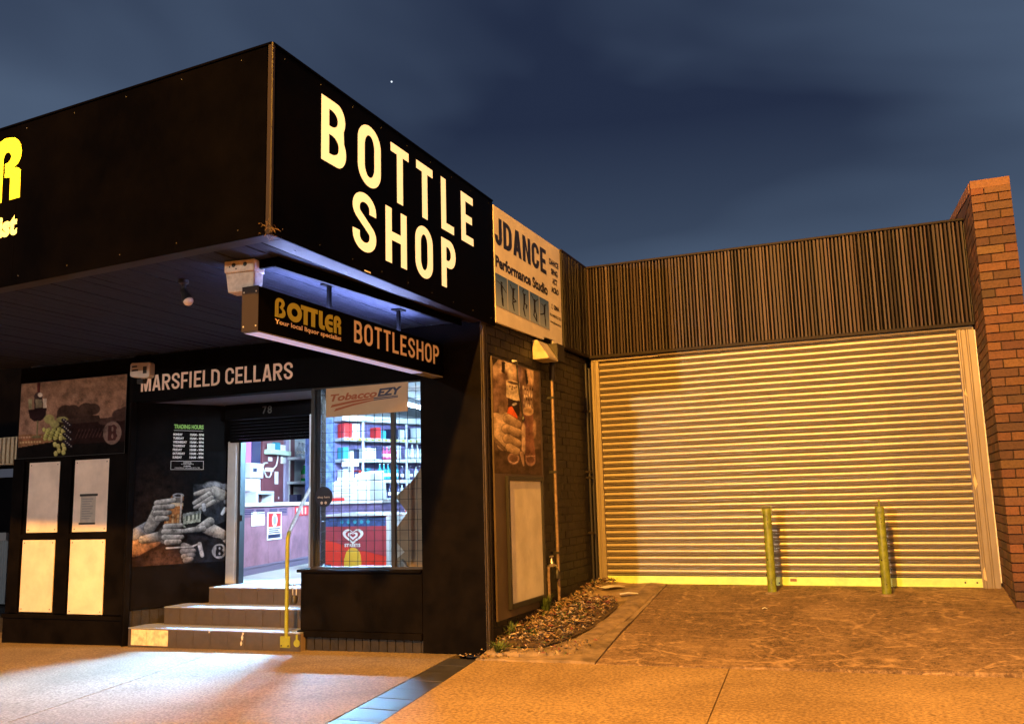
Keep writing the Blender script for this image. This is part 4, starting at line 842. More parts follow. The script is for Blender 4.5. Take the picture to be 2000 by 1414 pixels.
p.cap((1026, 870), (985, 850), 40, 34, (.62, .62, .65), (.14, .14, .16)); p.cap((985, 835), (915, 800), 25, 28, S1, S0); p.cap((930, 775), (880, 805), 20, 15, S1, S0); p.cap((900, 805), (812, 815), 14, 9, S1, S0)
p.poly([(830, 830), (980, 850), (1028, 900), (1028, 955), (820, 960)], (.022, .020, .022))
for a, b in (((815, 880), (850, 890)), ((812, 905), (860, 905)), ((818, 928), (858, 922)), ((826, 945), (850, 940))): p.cap(a, b, 13, 10, (.36, .34, .34), (.03, .03, .035))
p.cap((885, 875), (898, 925), 9, 8, (.75, .75, .78), (.3, .3, .34)); p.line([(740, 890), (850, 885), (890, 870)], 2.2, (.5, .5, .5))
p.ell(975, 908, 33, 33, (.36, .37, .40), .06); p.poly([(958, 930), (962, 884), (985, 882), (994, 893), (987, 905), (997, 916), (990, 930)], (.02, .02, .025)); p.ell(977, 895, 4, 6, (.36, .37, .40), .3); p.ell(977, 918, 4, 6, (.36, .37, .40), .3)
p.grit(.75, .035); p.noise(.09); p.I = p.I**1.12*.8
p.mesh('print', SP, .012, 1.052, .745, 1.95, .003, hp)
# beers poster on the side wall
bk = thing('wall_panel', (0, .8, .25), 'tall dark brown panel fixed to the black brick side wall', 'panel')
rect_face(SW, .205, 1.462, .255, 2.665, .0, .018).build('sheet', mat('dark brown panel', (.075, .05, .036), .5, var=.25, vscale=3), bk, bevel=.002)
bp_ = thing('beer_poster', (.02, .8, 1.57), 'poster of a hand holding two beer glasses on the brown wall panel', 'poster')
p = Paint([(48, 66), (605, 222), (640, 1400), (92, 1400)], 120, 210)
p.fill(np.array((.13, .085, .055))); p.ell(220, 350, 330, 420, (.19, .115, .075), .8); p.poly([(40, 1150), (660, 1100), (660, 1450), (40, 1450)], (.075, .048, .032))
for x, y, rx, ry, c in ((85, 190, 30, 110, (.6, .42, .28)), (135, 170, 28, 90, (.55, .38, .25)), (205, 150, 32, 70, (.75, .58, .40)), (255, 210, 34, 110, (.78, .6, .4)), (305, 190, 26, 110, (.7, .5, .33)), (365, 240, 34, 80, (.42, .26, .2)), (475, 230, 28, 120, (.68, .46, .3)), (515, 270, 22, 100, (.66, .46, .28)), (130, 330, 40, 60, (.4, .25, .17)), (95, 520, 30, 160, (.28, .17, .12)), (150, 660, 24, 70, (.36, .24, .16))): p.ell(x, y, rx, ry, c, .7)
p.poly([(40, 60), (120, 80), (60, 160)], (.04, .03, .02)); p.poly([(150, 110), (190, 115), (185, 250), (150, 230)], (.03, .02, .015)); p.poly([(420, 190), (445, 195), (470, 350), (440, 370)], (.04, .025, .02))
# glasses
p.poly([(395, 380), (525, 400), (535, 660), (400, 660)], (.30, .20, .14))
for k in range(22): x = 405+((k*53) % 115); y = 400+((k*37) % 230); p.ell(x, y, 9, 22, ((.75, .6, .45), (.05, .03, .02), (.5, .36, .26))[k % 3], .6)
p.poly([(405, 680), (530, 700), (540, 1000), (560, 1220), (430, 1220)], (.24, .115, .08)); p.ell(465, 675, 68, 52, (.72, .50, .30), .1); p.ell(470, 670, 45, 26, (.5, .33, .19), .4)
p.ell(495, 1240, 62, 62, (.34, .2, .15), .15); p.ell(495, 1230, 48, 40, (.16, .08, .06), .3); p.line([(440, 1195), (550, 1185)], 4, (.6, .4, .3))
p.poly([(205, 330), (365, 380), (362, 560), (300, 555), (205, 520)], (.74, .60, .40)); p.ell(285, 350, 82, 26, (.60, .46, .3), .1, .22); p.ell(285, 354, 66, 15, (.10, .07, .05), .2, .22)
for x, y in ((245, 395), (270, 425), (300, 410), (275, 400), (320, 400)): p.ell(x, y, 10, 12, (.2, .14, .09), .6)
p.poly([(222, 530), (300, 555), (362, 560), (360, 740), (225, 720)], (.035, .022, .018)); p.ell(300, 600, 28, 14, (.6, .55, .5), .5, -.4); p.poly([(232, 640), (270, 625), (330, 730), (345, 790), (215, 710)], (.72, .13, .035))
p.ell(292, 1225, 66, 66, (.36, .22, .16), .12); p.ell(292, 1225, 50, 46, (.16, .09, .06), .3); p.line([(250, 1260), (300, 1280), (340, 1255)], 4, (.75, .55, .45))
p.halo = 5; F1, F0 = (.70, .50, .31), (.13, .075, .045)
p.cap((95, 770), (175, 1080), 60, 62, F1, F0, edge=8); p.poly([(90, 760), (215, 700), (225, 1130), (190, 1110), (100, 1020)], (.60, .43, .28)); p.ell(165, 900, 90, 180, (.62, .45, .29), .5)
for a, b, r in (((225, 770), (340, 830), 52), ((215, 890), (345, 930), 56), ((225, 1000), (335, 1050), 54), ((245, 1100), (330, 1140), 48)): p.cap(a, b, r, r*.85, F1, F0, edge=8)
p.cap((80, 1020), (200, 1130), 18, 10, (.30, .2, .13), (.12, .08, .05))
for y in (880, 950, 1030, 1110): p.ell(408, y, 22, 60, (.62, .44, .3), .6)
p.ell(545, 880, 22, 90, (.45, .28, .18), .7); p.cap((385, 1160), (410, 1300), 22, 10, (.45, .3, .2), (.16, .1, .07)); p.grit(.6, .010); p.noise(.07)
p.mesh('print', SW, .212, 1.41, 1.575, 2.655, .0195, bp_)
cbl = thing('hanging_cable', (.03, .75, 2.3), 'thin black cable hanging from a hook over the beer poster', 'cable')
mb = MB(); mb.tube([(.028, .70, 2.69), (.035, .74, 2.72), (.03, .79, 2.69), (.028, .80, 2.55), (.028, .83, 2.38), (.028, .90, 2.2), (.03, .91, 2.14)], .007, 6); mb.build('cord', M_dark, cbl)
mb = MB(); mb.lathe((.03, .91, 2.10), [(.012, 0), (.018, .02), (.012, .05)], 8); mb.build('plug', M_dark, cbl)
mb = MB(); mb.lathe((.018, .70, 2.68), [(.016, 0), (.012, .02), (.004, .05)], 8, (1, 0, 0)); mb.build('hook', M_steel, cbl)
nb = thing('noticeboard', (0.02, .9, .33), 'framed empty noticeboard with a blank cream sheet below the beer poster', 'noticeboard')
rect_face(SW, .49, 1.335, .375, 1.51, .019, .030).build('sheet', M_cork, nb)
mb = MB(); mb.box(SW, .445, .49, .33, 1.555, .019, .05); mb.box(SW, 1.335, 1.38, .33, 1.555, .019, .05); mb.box(SW, .4901, 1.3349, .33, .375, .019, .049); mb.box(SW, .4901, 1.3349, 1.51, 1.555, .019, .049); mb.build('frame', M_dark, nb, bevel=.004)
mb = MB(); mb.box(SW, 1.385, 1.40, 1.44, 1.52, .019, .035); mb.build('catch', M_steel, nb)

# ================================================================== SIDE WALL FITTINGS
rh = thing('rainwater_head', (.1, 1.45, 2.8), 'pale metal wedge rainwater head under the dance studio banner', 'rainwater head')
XZ = Fr((0, 1.30, 0), (1, 0, 0), (0, 1, 0))
mb = MB(); mb.prism(XZ, [(.0, 2.985), (.055, 2.985), (.175, 2.80), (.175, 2.78), (.0, 2.78)], .0, .30); mb.build('hopper', mat('dull zinc', (.55, .47, .33), .45, metal=.2, var=.2, vscale=9), rh, bevel=.004)
mb = MB(); mb.wb(.0, .17, 1.605, 1.83, 2.80, 2.985); mb.build('bracket', M_dark, rh)
dp = thing('downpipe', (.04, 1.75, .1), 'thin copper downpipe running down the black brick side wall', 'pipe')
mb = MB(); mb.tube([(.045, 1.738, .16), (.045, 1.735, 2.60)], .017, 12); mb.build('pipe', M_copper, dp, smooth=True, auto=50)
mb = MB(); mb.tube([(.05, 1.735, 2.60), (.06, 1.73, 2.80)], .034, 12); mb.build('socket', M_dark, dp, smooth=True, auto=50)
mb = MB()
for z in (.75, 1.6, 2.4): mb.wb(-.012, .066, 1.715, 1.757, z, z+.025)
mb.build('clips', M_dark, dp)
gt = thing('garden_tap', (.06, 1.44, .15), 'chrome garden tap on a short dark standpipe against the wall', 'tap')
mb = MB(); mb.tube([(.055, 1.42, .16), (.055, 1.42, .64)], .016, 10); mb.wb(-.012, .06, 1.40, 1.44, .5, .525); mb.build('standpipe', M_copper, gt)
mb = MB(); mb.tube([(.055, 1.42, .64), (.06, 1.46, .648), (.075, 1.53, .648), (.085, 1.57, .63), (.088, 1.585, .60)], [.017, .02, .02, .017, .014], 12); mb.lathe((.066, 1.49, .66), [(.02, 0), (.018, .03), (.01, .04), (.009, .075)], 12); mb.build('spout', M_brass, gt, smooth=True, auto=40)
mb = MB(); mb.tube([(.066, 1.445, .74), (.066, 1.535, .74)], .008, 8); mb.build('handle', M_brass, gt)
mb = MB(); mb.lathe((.088, 1.587, .50), [(.012, 0), (.026, .01), (.028, .07), (.014, .10)], 12); mb.build('hose_fitting', M_dark, gt, smooth=True, auto=40)
cp = thing('conduit', (.05, 3.05, .25), 'dark vertical conduit in the corner beside the left door guide', 'conduit')
mb = MB(); mb.tube([(.03, 2.98, .27), (.03, 2.98, 2.95)], .016, 10); mb.tube([(.035, 3.09, .3), (.035, 3.09, 2.9)], .024, 10); mb.build('pipe', M_dark, cp, smooth=True, auto=50)
mb = MB()
for z in (.9, 1.55, 1.62, 2.35): mb.wb(-.012, .055, 2.955, 3.005, z, z+.03)
mb.build('clips', M_brown, cp)

# ================================================================== AWNING FITTINGS
jb = thing('junction_box', (-.52, -2.7, 2.8), 'stained cream plastic box with two holes under the awning corner', 'box')
JF = Fr((-.53, -2.66, 0), (1, 0.12, 0), (.12, -1, 0))
mb = MB(); mb.box(JF, -.118, .112, 2.886, 2.968, -.12, .012); mb.build('lid', M_plast, jb, bevel=.008)
mb = MB(); mb.prism(JF, [(-.112, 2.885), (.108, 2.885), (.10, 2.752), (-.092, 2.752)], -.11, .0); mb.build('body', M_plast, jb, bevel=.006)
mb = MB()
for u in (-.045, .042): mb.lathe(JF.P(u, 2.935, .012), [(.015, 0), (.014, .0015)], 14, JF.n)
for u, v in ((-.075, 2.925), (-.025, 2.908)): mb.lathe(JF.P(u, v, .012), [(.006, 0), (.005, .0015)], 8, JF.n)
mb.build('holes', M_blackv, jb)
sl = thing('strip_fixture', (-.33, -1.7, 2.9), 'long black strip channel on the soffit above the hanging sign', 'light fitting')
SFX = Fr((-.41, -2.6, 0), (.073, .997, 0), (.997, -.073, 0))
mb = MB(); mb.box(SFX, 0, 2.45, 2.955, 2.971, -.035, .15); mb.box(SFX, 0, 2.45, 2.905, 2.9549, .10, .125); mb.box(SFX, .001, .03, 2.91, 2.9549, -.035, .0999); mb.build('channel', M_fascia, sl, bevel=.003)
sp_ = thing('sensor_spotlight', (-1.2, -2.4, 2.85), 'small black swivel spotlight with a pale bulb hanging from the soffit', 'spotlight')
mb = MB(); mb.lathe((-1.235, -2.43, 2.935), [(.035, .035), (.035, .01), (.02, 0)], 14); mb.tube([(-1.235, -2.43, 2.94), (-1.232, -2.43, 2.885)], .016, 10); mb.build('mount', M_dark, sp_, smooth=True, auto=40)
ax_ = Vector((.55, -.1, -.82)).normalized(); q0 = Vector((-1.24, -2.43, 2.90))
mb = MB(); mb.lathe(q0, [(.018, 0), (.026, .02), (.03, .06), (.042, .10), (.040, .115)], 16, ax_); mb.build('housing', M_dark, sp_, smooth=True, auto=40)
mb = MB(); mb.lathe(q0+ax_*.112, [(.036, 0), (.034, .015), (.022, .03), (.006, .036)], 16, ax_); mb.build('bulb', mat('opal bulb', (.72, .62, .55), .3), sp_, smooth=True)
al = thing('alarm_box', FA.P(-3.9, 2.72, .05), 'white alarm siren box at the left end of the shop name', 'alarm')
mb = MB(); mb.prism(FA, [(-4.03, 2.74), (-4.03, 2.865), (-4.01, 2.885), (-3.785, 2.875), (-3.765, 2.86), (-3.765, 2.72), (-3.80, 2.705), (-3.99, 2.725)], .0, .085); mb.build('case', mat('dull white plastic', (.52, .46, .42), .45, var=.1), al, bevel=.012)
mb = MB(); mb.box(FA, -3.85, -3.80, 2.755, 2.83, .0852, .087)
for k, (a, b) in enumerate(((-4.0, -3.93), (-3.995, -3.915))): mb.box(FA, a, b, 2.83-k*.04, 2.846-k*.04, .0852, .0865)
mb.build('print', M_dark, al); mb = MB(); mb.box(FA, -3.96, -3.88, 2.66, 2.706, .0, .05); mb.build('mount', M_dark, al)

# ================================================================== GARAGE
ga = thing('garage', (2.2, 3.2, .3), 'low garage with a wide galvanised roller door and brown ribbed fascia', 'garage')
SR = Fr((.0, 0, 0), (0, 1, 0), (1, 0, 0))
def ribs(fr, u0, u1, v0, v1, w0, pitch=.0398, d=.036):
    mb = MB(); u = u0+.006
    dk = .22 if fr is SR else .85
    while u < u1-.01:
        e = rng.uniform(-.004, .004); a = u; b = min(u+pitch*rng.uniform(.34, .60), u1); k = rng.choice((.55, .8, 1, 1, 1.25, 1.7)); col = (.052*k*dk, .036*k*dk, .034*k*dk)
        mb.add([fr.P(p_, v, w0+q_) for v in (v0, v1) for p_, q_ in ((a-.003, 0), (a, d+e), (b, d+e*.5), (b+.003, 0))], [(0, 1, 5, 4), (1, 2, 6, 5), (2, 3, 7, 6), (0, 1, 2, 3), (4, 5, 6, 7)], col); u += pitch
    return mb
ribs(SH, .055, 4.30, 3.06, 4.165, .035).build('ribbed_fascia', M_ribv, ga)
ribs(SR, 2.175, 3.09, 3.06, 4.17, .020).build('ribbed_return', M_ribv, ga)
mb = MB(); mb.box(SH, .04, 4.315, 4.166, 4.192, -.02, .09); mb.box(SH, .04, 4.315, 3.022, 3.059, .01, .085); mb.wb(.0, .06, 2.17, 3.07, 3.03, 3.059); mb.wb(.0, .06, 2.17, 3.08, 4.171, 4.194); mb.build('fascia_trim', M_brown, ga, bevel=.003)
mb = MB(); mb.box(SH, .045, 4.31, 3.06, 4.165, .031, .034); mb.wb(.014, .019, 2.172, 3.1, 3.06, 4.17); mb.build('rib_backing', M_fascia, ga)
mb = MB(); mb.box(SH, .0, 4.315, 3.06, 4.16, -.05, .03); mb.wb(-.24, 7.6, 3.27, 9.0, .0, .28); mb.wb(-.02, 4.6, 3.5, 9.0, 3.3, 4.12); mb.wb(-.02, .05, 3.27, 3.5, .2, 4.1); mb.build('wall', M_dark, ga)
mb = MB(); mb.box(SH, .06, 4.30, 2.99, 3.02, -.12, .03); mb.tube([SH.P(.9, 3.005, .035), SH.P(4.28, 3.005, .035)], .012, 8); mb.build('lintel', M_guide, ga)
prof = []; pit = .0755; v = .405
while v < 3.03:
    jr = rng.uniform(-.001, .001)
    prof += [(v+a_, b_+(jr if a_ > .03 else 0)) for a_, b_ in ((0, -.034), (.0055, -.034), (.0065, -.006), (.008, .001), (.010, .005), (.013, .0072), (.016, .005), (.018, .001), (.0195, -.006), (.0202, -.034), (.0256, -.034), (.0265, -.004), (.0285, .003), (.033, .0068), (.039, .0092), (.047, .0105), (.055, .0100), (.063, .0075), (.0685, .0035), (.072, -.002), (.0735, -.008), (.0745, -.034))]
    v += pit
from mathutils import noise as _nz
mb = MB(); nseg = 24; n = len(prof); vs = [SH.P(.150+3.985*k/nseg, b+.0022*_nz.noise(Vector((k*.33, b*.9, 1.7))), -.012+a+.006*_nz.noise(Vector((k*.22, b*1.1, 5.2)))) for k in range(nseg+1) for b, a in prof]
mb.add(vs, [(k*n+i, k*n+i+1, (k+1)*n+i+1, (k+1)*n+i) for k in range(nseg) for i in range(n-1)])
cu = mb.build('roller_door', M_galv, ga, smooth=True, auto=60)
mb = MB(); mb.box(SH, .152, 4.14, .318, .402, -.02, .012); mb.box(SH, .152, 4.14, .312, .325, -.02, .022); br_ = mb.build('bottom_rail', M_lime, cu, bevel=.003)
mb = MB(); mb.box(SH, 2.245, 2.315, .355, .385, .0125, .0145); mb.build('maker_plate', mat('worn plate', (.22, .12, .06), .6), br_)
mb = MB(); mb.box(SH, 2.12, 2.135, .33, .345, .0126, .015)
for u in (3.98, 4.09): mb.lathe(SH.P(u, .36, .012), [(.01, 0), (.008, .003)], 8, SH.n)
mb.build('rivets', M_dark, br_)
# guides with folded ribs
mb = MB(); 
def guide(u0, u1, ridges, v0, v1):
    pr = [(u0, -.03), (u0, .035)]
    for a in ridges: pr += [(a-.014, .035), (a-.006, .045), (a+.006, .045), (a+.014, .035)]
    pr += [(u1, .035), (u1, -.03)]; n = len(pr); g = MB(); K = 10
    vs = [SH.P(a, v0+(v1-v0)*k/K, b+rng.uniform(-.0006, .0006)) for k in range(K+1) for a, b in pr]
    g.add(vs, [(k*n+i, k*n+i+1, (k+1)*n+i+1, (k+1)*n+i) for k in range(K) for i in range(n-1)]+[tuple(range(n)), tuple(K*n+i for i in range(n-1, -1, -1))]); return g
guide(.058, .152, [.10], .27, 2.985).build('door_guide', M_guide, ga)
g2 = guide(4.138, 4.302, [4.165, 4.235], .27, 2.985).build('door_guide', M_guide, ga)
for q in ([(4.15, 2.30), (4.18, 2.27), (4.165, 2.36)], [(4.16, 1.30), (4.185, 1.36), (4.165, 1.47), (4.15, 1.40)], [(4.15, .40), (4.18, .38), (4.17, .52), (4.155, .5)]): MB().prism(SH, q, .046, .048).build('bare_patch', mat('rubbed metal', (.62, .5, .3), .5), g2)
mb = MB(); mb.box(SH, 4.303, 4.316, .36, 2.98, .0, .02); mb.build('reveal_strip', M_white, ga)
# brick pier at the right
pier = thing('brick_pier', (4.5, 2.6, .2), 'tall orange brick pier at the right end of the garage', 'pier')
BC = [(.128, .060, .030), (.11, .050, .027), (.078, .038, .023), (.15, .073, .036), (.115, .055, .029), (.066, .034, .021)]
bc = lambda: tuple(c*rng.uniform(.85, 1.12) for c in rng.choice(BC))
PF = Fr((4.322, 2.21, 0), (1, 0, 0), (0, -1, 0)); PL = Fr((4.322, 2.21, 0), (0, 1, 0), (-1, 0, 0))
mb = MB(); v = .12; r_ = 0; ztop = lambda y: 4.305+.14*(y-2.21)
while v < 4.17:
    if r_ % 2: segs = [(0, .11), (.12, .345)]
    else: segs = [(0, .23), (.24, .345)]
    for a, b in segs: mb.box(PF, a, b, v, v+.076, -.105, rng.uniform(-.002, .002), bc())
    u = .112 if r_ % 2 else .115
    first = True
    while u < 2.5:
        l = .118 if (first and r_ % 2) else .23
        mb.box(PL, u+.0, u+l, v, v+.076, -.10, rng.uniform(-.002, .002), bc()); u += l+.010; first = False
    v += .086; r_ += 1
# upper raking courses and brick-on-edge capping
mb.box(PF, 0, .345, 4.222, 4.305, -.105, .004, (.21, .105, .054))
u = .112
while u < 2.5: mb.prism(PL, [(u, 4.17), (u+.23, 4.17), (u+.23, 4.19+.14*(u+.23)), (u, 4.19+.14*u)], -.10, .001, bc()); mb.prism(PL, [(u, 4.2+.14*u), (u+.225, 4.2+.14*(u+.225)), (u+.225, 4.30+.14*(u+.225)), (u, 4.30+.14*u)], -.12, .006, (.34, .16, .08)); u += .235
for a, b in ((0, .1), (.11, .2), (.212, .345)): mb.box(PF, a, b, v, 4.21, -.105, rng.uniform(-.008, -.002), bc())
mb.build('bricks', M_brick, pier, bevel=.002)
mb = MB(); mb.slab([(4.34, 2.23), (4.648, 2.23), (4.648, 4.75), (4.34, 4.75)], -.1, [4.28, 4.28, 4.6, 4.6]); mb.build('mortar', mat('dark mortar', (.035, .022, .016), .9, bump=.3), pier)

# ================================================================== BOLLARDS
def bollard(x, y, label, tilt):
    z = zd(y)-.01; b = thing('bollard', (x, y, z), label, 'bollard', 'yellow bollards in front of the roller door'); h = .90
    mb = MB(); mb.lathe((x, y, z), [(.046, 0), (.0455, .3), (.045, h-.02), (.041, h-.004), (.034, h)], 24); o = mb.build('post', M_boll, b, smooth=True, auto=35)
    mb = MB(); mb.lathe((x, y, z+h-.085), [(.048, 0), (.048, .012)], 24); mb.build('collar', M_boll, b)
    mb = MB(); mb.lathe((x+.004, y, z-.02), [(.085, 0), (.078, .034), (.060, .042), (.046, .044)], 11); mb.build('footing', M_kerb, b)
    for q, (dz, da) in enumerate(((.2, 2.2), (.36, 3.4), (.55, 2.7), (.66, 3.8))):
        c_ = Vector((x+.0458*math.sin(da+2.4), y-.0458*abs(math.cos(da-3)), z+dz)); n_ = Vector((c_.x-x, c_.y-y, 0)).normalized(); MB().lathe(c_, [(.012-.002*q, 0), (.007, .0012)], 7, n_).build('paint_chip', M_trimwood, b)
    mb = MB()
    for dz in (.78, .74, .12): mb.lathe((x+.006, y-.0455, z+dz), [(.006, 0), (.005, .002)], 8, (0, -1, 0))
    mb.build('rivets', M_dark, b); return b, h, z
b, h, z = bollard(2.098, 2.74, 'worn yellow bollard with two flat lugs on top, nearer the middle of the door', 0)
mb = MB(); mb.wb(2.045, 2.055, 2.72, 2.76, z+h-.05, z+h+.03); mb.wb(2.141, 2.151, 2.72, 2.76, z+h-.05, z+h+.03); mb.wb(2.055, 2.141, 2.735, 2.745, z+h+.018, z+h+.026); mb.build('lugs', M_boll, b)
b, h, z = bollard(3.228, 2.72, 'yellow bollard with a thin upright pin on top, nearer the brick pier', 0)
mb = MB(); mb.tube([(3.228, 2.715, z+h-.02), (3.228, 2.715, z+h+.065)], .009, 8); mb.wb(3.205, 3.245, 2.66, 2.676, z+h-.06, z+h-.01); mb.build('pin', M_boll, b)

# ================================================================== SHOP INTERIOR
ct = thing('shop_counter', KT.P(1.1, .5, -.3), 'long mauve shop counter with a pale top inside the doorway', 'counter')
mb = MB()
for a, b in ((-.25, .715), (.722, 1.47), (1.477, 2.7)): mb.box(KT, a, b, .60, 1.325, -.6, -.0)
mb.build('front_panel', M_mauve, ct, bevel=.004)
mb = MB(); mb.box(KT, -.3, 2.75, 1.327, 1.378, -.68, .03); mb.build('worktop', M_intw, ct, bevel=.006)
mb = MB(); mb.box(KT, -.3, 2.75, .5, .575, -.5, .004); mb.box(KT, -.3, 2.75, .576, .602, -.5, .012); mb.build('kickboard', M_kick, ct, bevel=.003)
mb = MB(); mb.box(KT, -.25, 1.30, 1.20, 1.31, .001, .006); mb.build('header_strip', mat('plum strip', (.16, .09, .16), .5), ct)
for a in (-.02, .30, .70, 1.02):
    mb = MB()
    for k in range(3): mb.box(KT, a, a+.24, 1.235+k*.022, 1.247+k*.022, .007, .010)
    mb.build('vent_slats', M_bdark, ct)
n1 = thing('counter_notice', KT.P(.35, 1.09, .01), 'white paper notice taped to the mauve counter front', 'notice')
rect_face(KT, .16, .545, 1.09, 1.265, .007, .009).build('sheet', M_paper, n1)
mb = MB()
for k in range(5): mb.box(KT, .2, .5-.04*(k % 2), 1.22-k*.025, 1.226-k*.025, .0092, .0096)
mb.build('print', M_grey, n1)
n2 = thing('warning_sign', KT.P(.86, .9, .01), 'red and blue warning sign with a round emblem on the counter front', 'sign')
rect_face(KT, .634, 1.087, .895, 1.25, .007, .012).build('sheet', M_paper, n2)
mb = MB(); mb.box(KT, .66, 1.06, 1.06, 1.235, .0122, .0126); mb.build('red_print', M_red, n2)
mb = MB(); mb.lathe(KT.P(.86, 1.145, .0127), [(.085, 0), (.085, .0004)], 24, KT.n); mb.build('disc', M_paper, n2)
mb = MB(); mb.lathe(KT.P(.86, 1.145, .0133), [(.06, 0), (.06, .0004)], 24, KT.n); mb.build('emblem', M_grey, n2)
mb = MB(); mb.box(KT, .66, 1.06, .915, .965, .0122, .0126)
for k in range(3): mb.box(KT, .68, 1.04-.05*(k % 2), .98+k*.025, .994+k*.025, .0122, .0126)
mb.build('blue_print', M_navy, n2)
n3 = thing('red_shelf_sign', KT.P(1.8, 1.2, .01), 'small red sign with white lettering at the far end of the counter', 'sign')
rect_face(KT, 1.56, 2.05, 1.185, 1.315, .007, .010).build('sheet', M_red, n3)
mb = MB()
for a in (1.60, 1.70, 1.80, 1.92): mb.box(KT, a, a+.04, 1.205, 1.295, .0102, .0106)
mb.build('print', M_paper, n3)
KB = Fr(KT.P(0, 0, -.8), KT.u, KT.n)
mb = MB(); mb.box(KB, -.2, 5.2, .5, 3.04, -.1, -.0); mb.build('back_wall', M_maroon, shop)
def simple(name, fr, a, b, c, d, e, f, m_, label, cat, bev=.004, parent=None, group=None):
    o = rect_face(fr, a, b, c, d, e, f).build(name, m_, parent, bevel=bev)
    return tag(o, label, cat, group) if not parent else o
cb = thing('wall_cupboard', KB.P(2.56, 1.39, .03), 'tall maroon cupboard door behind the counter', 'cupboard')
rect_face(KB, 2.17, 2.96, 1.378, 2.9, .002, .04).build('door', M_maroon, cb, bevel=.004); rect_face(KB, 2.62, 2.74, 1.66, 1.85, .041, .05).build('label', M_paper, cb)
mb = MB(); mb.lathe(KB.P(2.78, 1.45, .041), [(.02, 0), (.02, .004)], 10, KB.n); mb.build('sticker', M_paper, cb)
rect_face(KB, 2.98, 3.14, 1.378, 2.9, .002, .06).build('shelf_post', mat('lilac post', (.42, .36, .55), .5), shop)
rect_face(KB, 1.84, 2.13, 1.54, 2.9, .002, .03).build('cable_board', M_bdark, shop)
rect_face(KB, 1.4, 1.83, 1.378, 2.9, .002, .02).build('pink_panel', mat('pink panel', (.5, .18, .42), .5), shop)
bx = thing('white_box', KB.P(1.8, 1.73, .1), 'white wall box with a small blue screen at the left of the doorway', 'box')
rect_face(KB, 1.56, 2.0, 1.73, 1.945, .03, .14).build('case', M_intw, bx, bevel=.01); rect_face(KB, 1.64, 1.76, 1.82, 1.87, .141, .143).build('screen', M_navy, bx)
simple('paper_box', KB, 1.56, 1.90, 1.545, 1.722, .03, .14, M_paper, 'plain white box below the wall box with the blue screen', 'box', .008)
fs_ = thing('open_stand', KB.P(1.9, 1.378, .15), 'white open frame stand on the near end of the worktop', 'stand')
mb = MB(); mb.box(KB, 1.6, 2.2, 1.50, 1.545, .04, .22); mb.box(KB, 1.6, 1.66, 1.378, 1.4999, .04, .22); mb.box(KB, 2.13, 2.2, 1.378, 1.4999, .04, .22); mb.build('frame', M_intw, fs_, bevel=.006)
rect_face(KB, 1.66, 2.13, 1.40, 1.49, .05, .06).build('back', M_maroon, fs_)
lb = thing('light_shelf', KB.P(2.6, 2.1, .1), 'pale green shelf edge strip above the wall phone', 'shelf')
rect_face(KB, 2.23, 2.97, 2.10, 2.17, .042, .16).build('edge', mat('pale green edge', (.55, .72, .56), .5), lb, bevel=.004)
for k in range(3): rect_face(KB, 2.28+k*.2, 2.44+k*.2, 2.172, 2.26+.03*(k % 2), .06, .12).build('packet', (M_clear, M_teal, M_paper)[k], lb)
ph = thing('wall_phone', KB.P(2.3, 1.8, .06), 'white wall phone with a loose looping cord on the cupboard', 'phone')
rect_face(KB, 2.25, 2.47, 1.84, 1.90, .045, .09).build('handset', M_paper, ph, bevel=.01); rect_face(KB, 2.36, 2.47, 2.0, 2.06, .041, .07).build('socket', M_paper, ph, bevel=.006)
mb = MB(); mb.tube([KB.P(a, b, .075) for a, b in ((2.66, 2.10), (2.64, 2.01), (2.60, 1.94), (2.5, 1.89), (2.42, 1.86), (2.41, 1.80), (2.36, 1.76), (2.24, 1.76), (2.17, 1.83), (2.10, 1.90), (2.16, 1.96), (2.28, 1.97))], .012, 6); mb.build('cord', M_paper, ph, smooth=True)
simple('wall_timer', KB, 2.83, 2.98, 1.98, 2.10, .042, .07, M_paper, 'small white wall timer right of the phone cord', 'timer', .006)
bs = thing('back_shelves', KB.P(3.65, 1.7, .1), 'two pale shelves behind the counter holding bottles', 'shelves')
for z in (2.045, 1.66): rect_face(KB, 3.06, 4.6, z, z+.045, .002, .30).build('shelf', M_intw, bs, bevel=.004)
rect_face(KB, 3.12, 3.16, 1.38, 2.6, .061, .07).build('upright', M_paper, bs)
simple('carton', KB, 3.34, 3.74, 1.378, 1.63, .05, .3, M_paper, 'white carton on the worktop below the green bottles', 'carton', .004)
simple('carton', KB, 3.76, 4.25, 1.378, 1.65, .08, .34, mat('white carton', (.74, .70, .70), .6), 'taller white carton beside the window edge on the worktop', 'carton', .004)
simple('cap_rest', KB, 3.13, 3.32, 1.378, 1.50, .05, .2, M_bdark, 'small dark card machine on the worktop beside the cartons', 'card machine', .01)
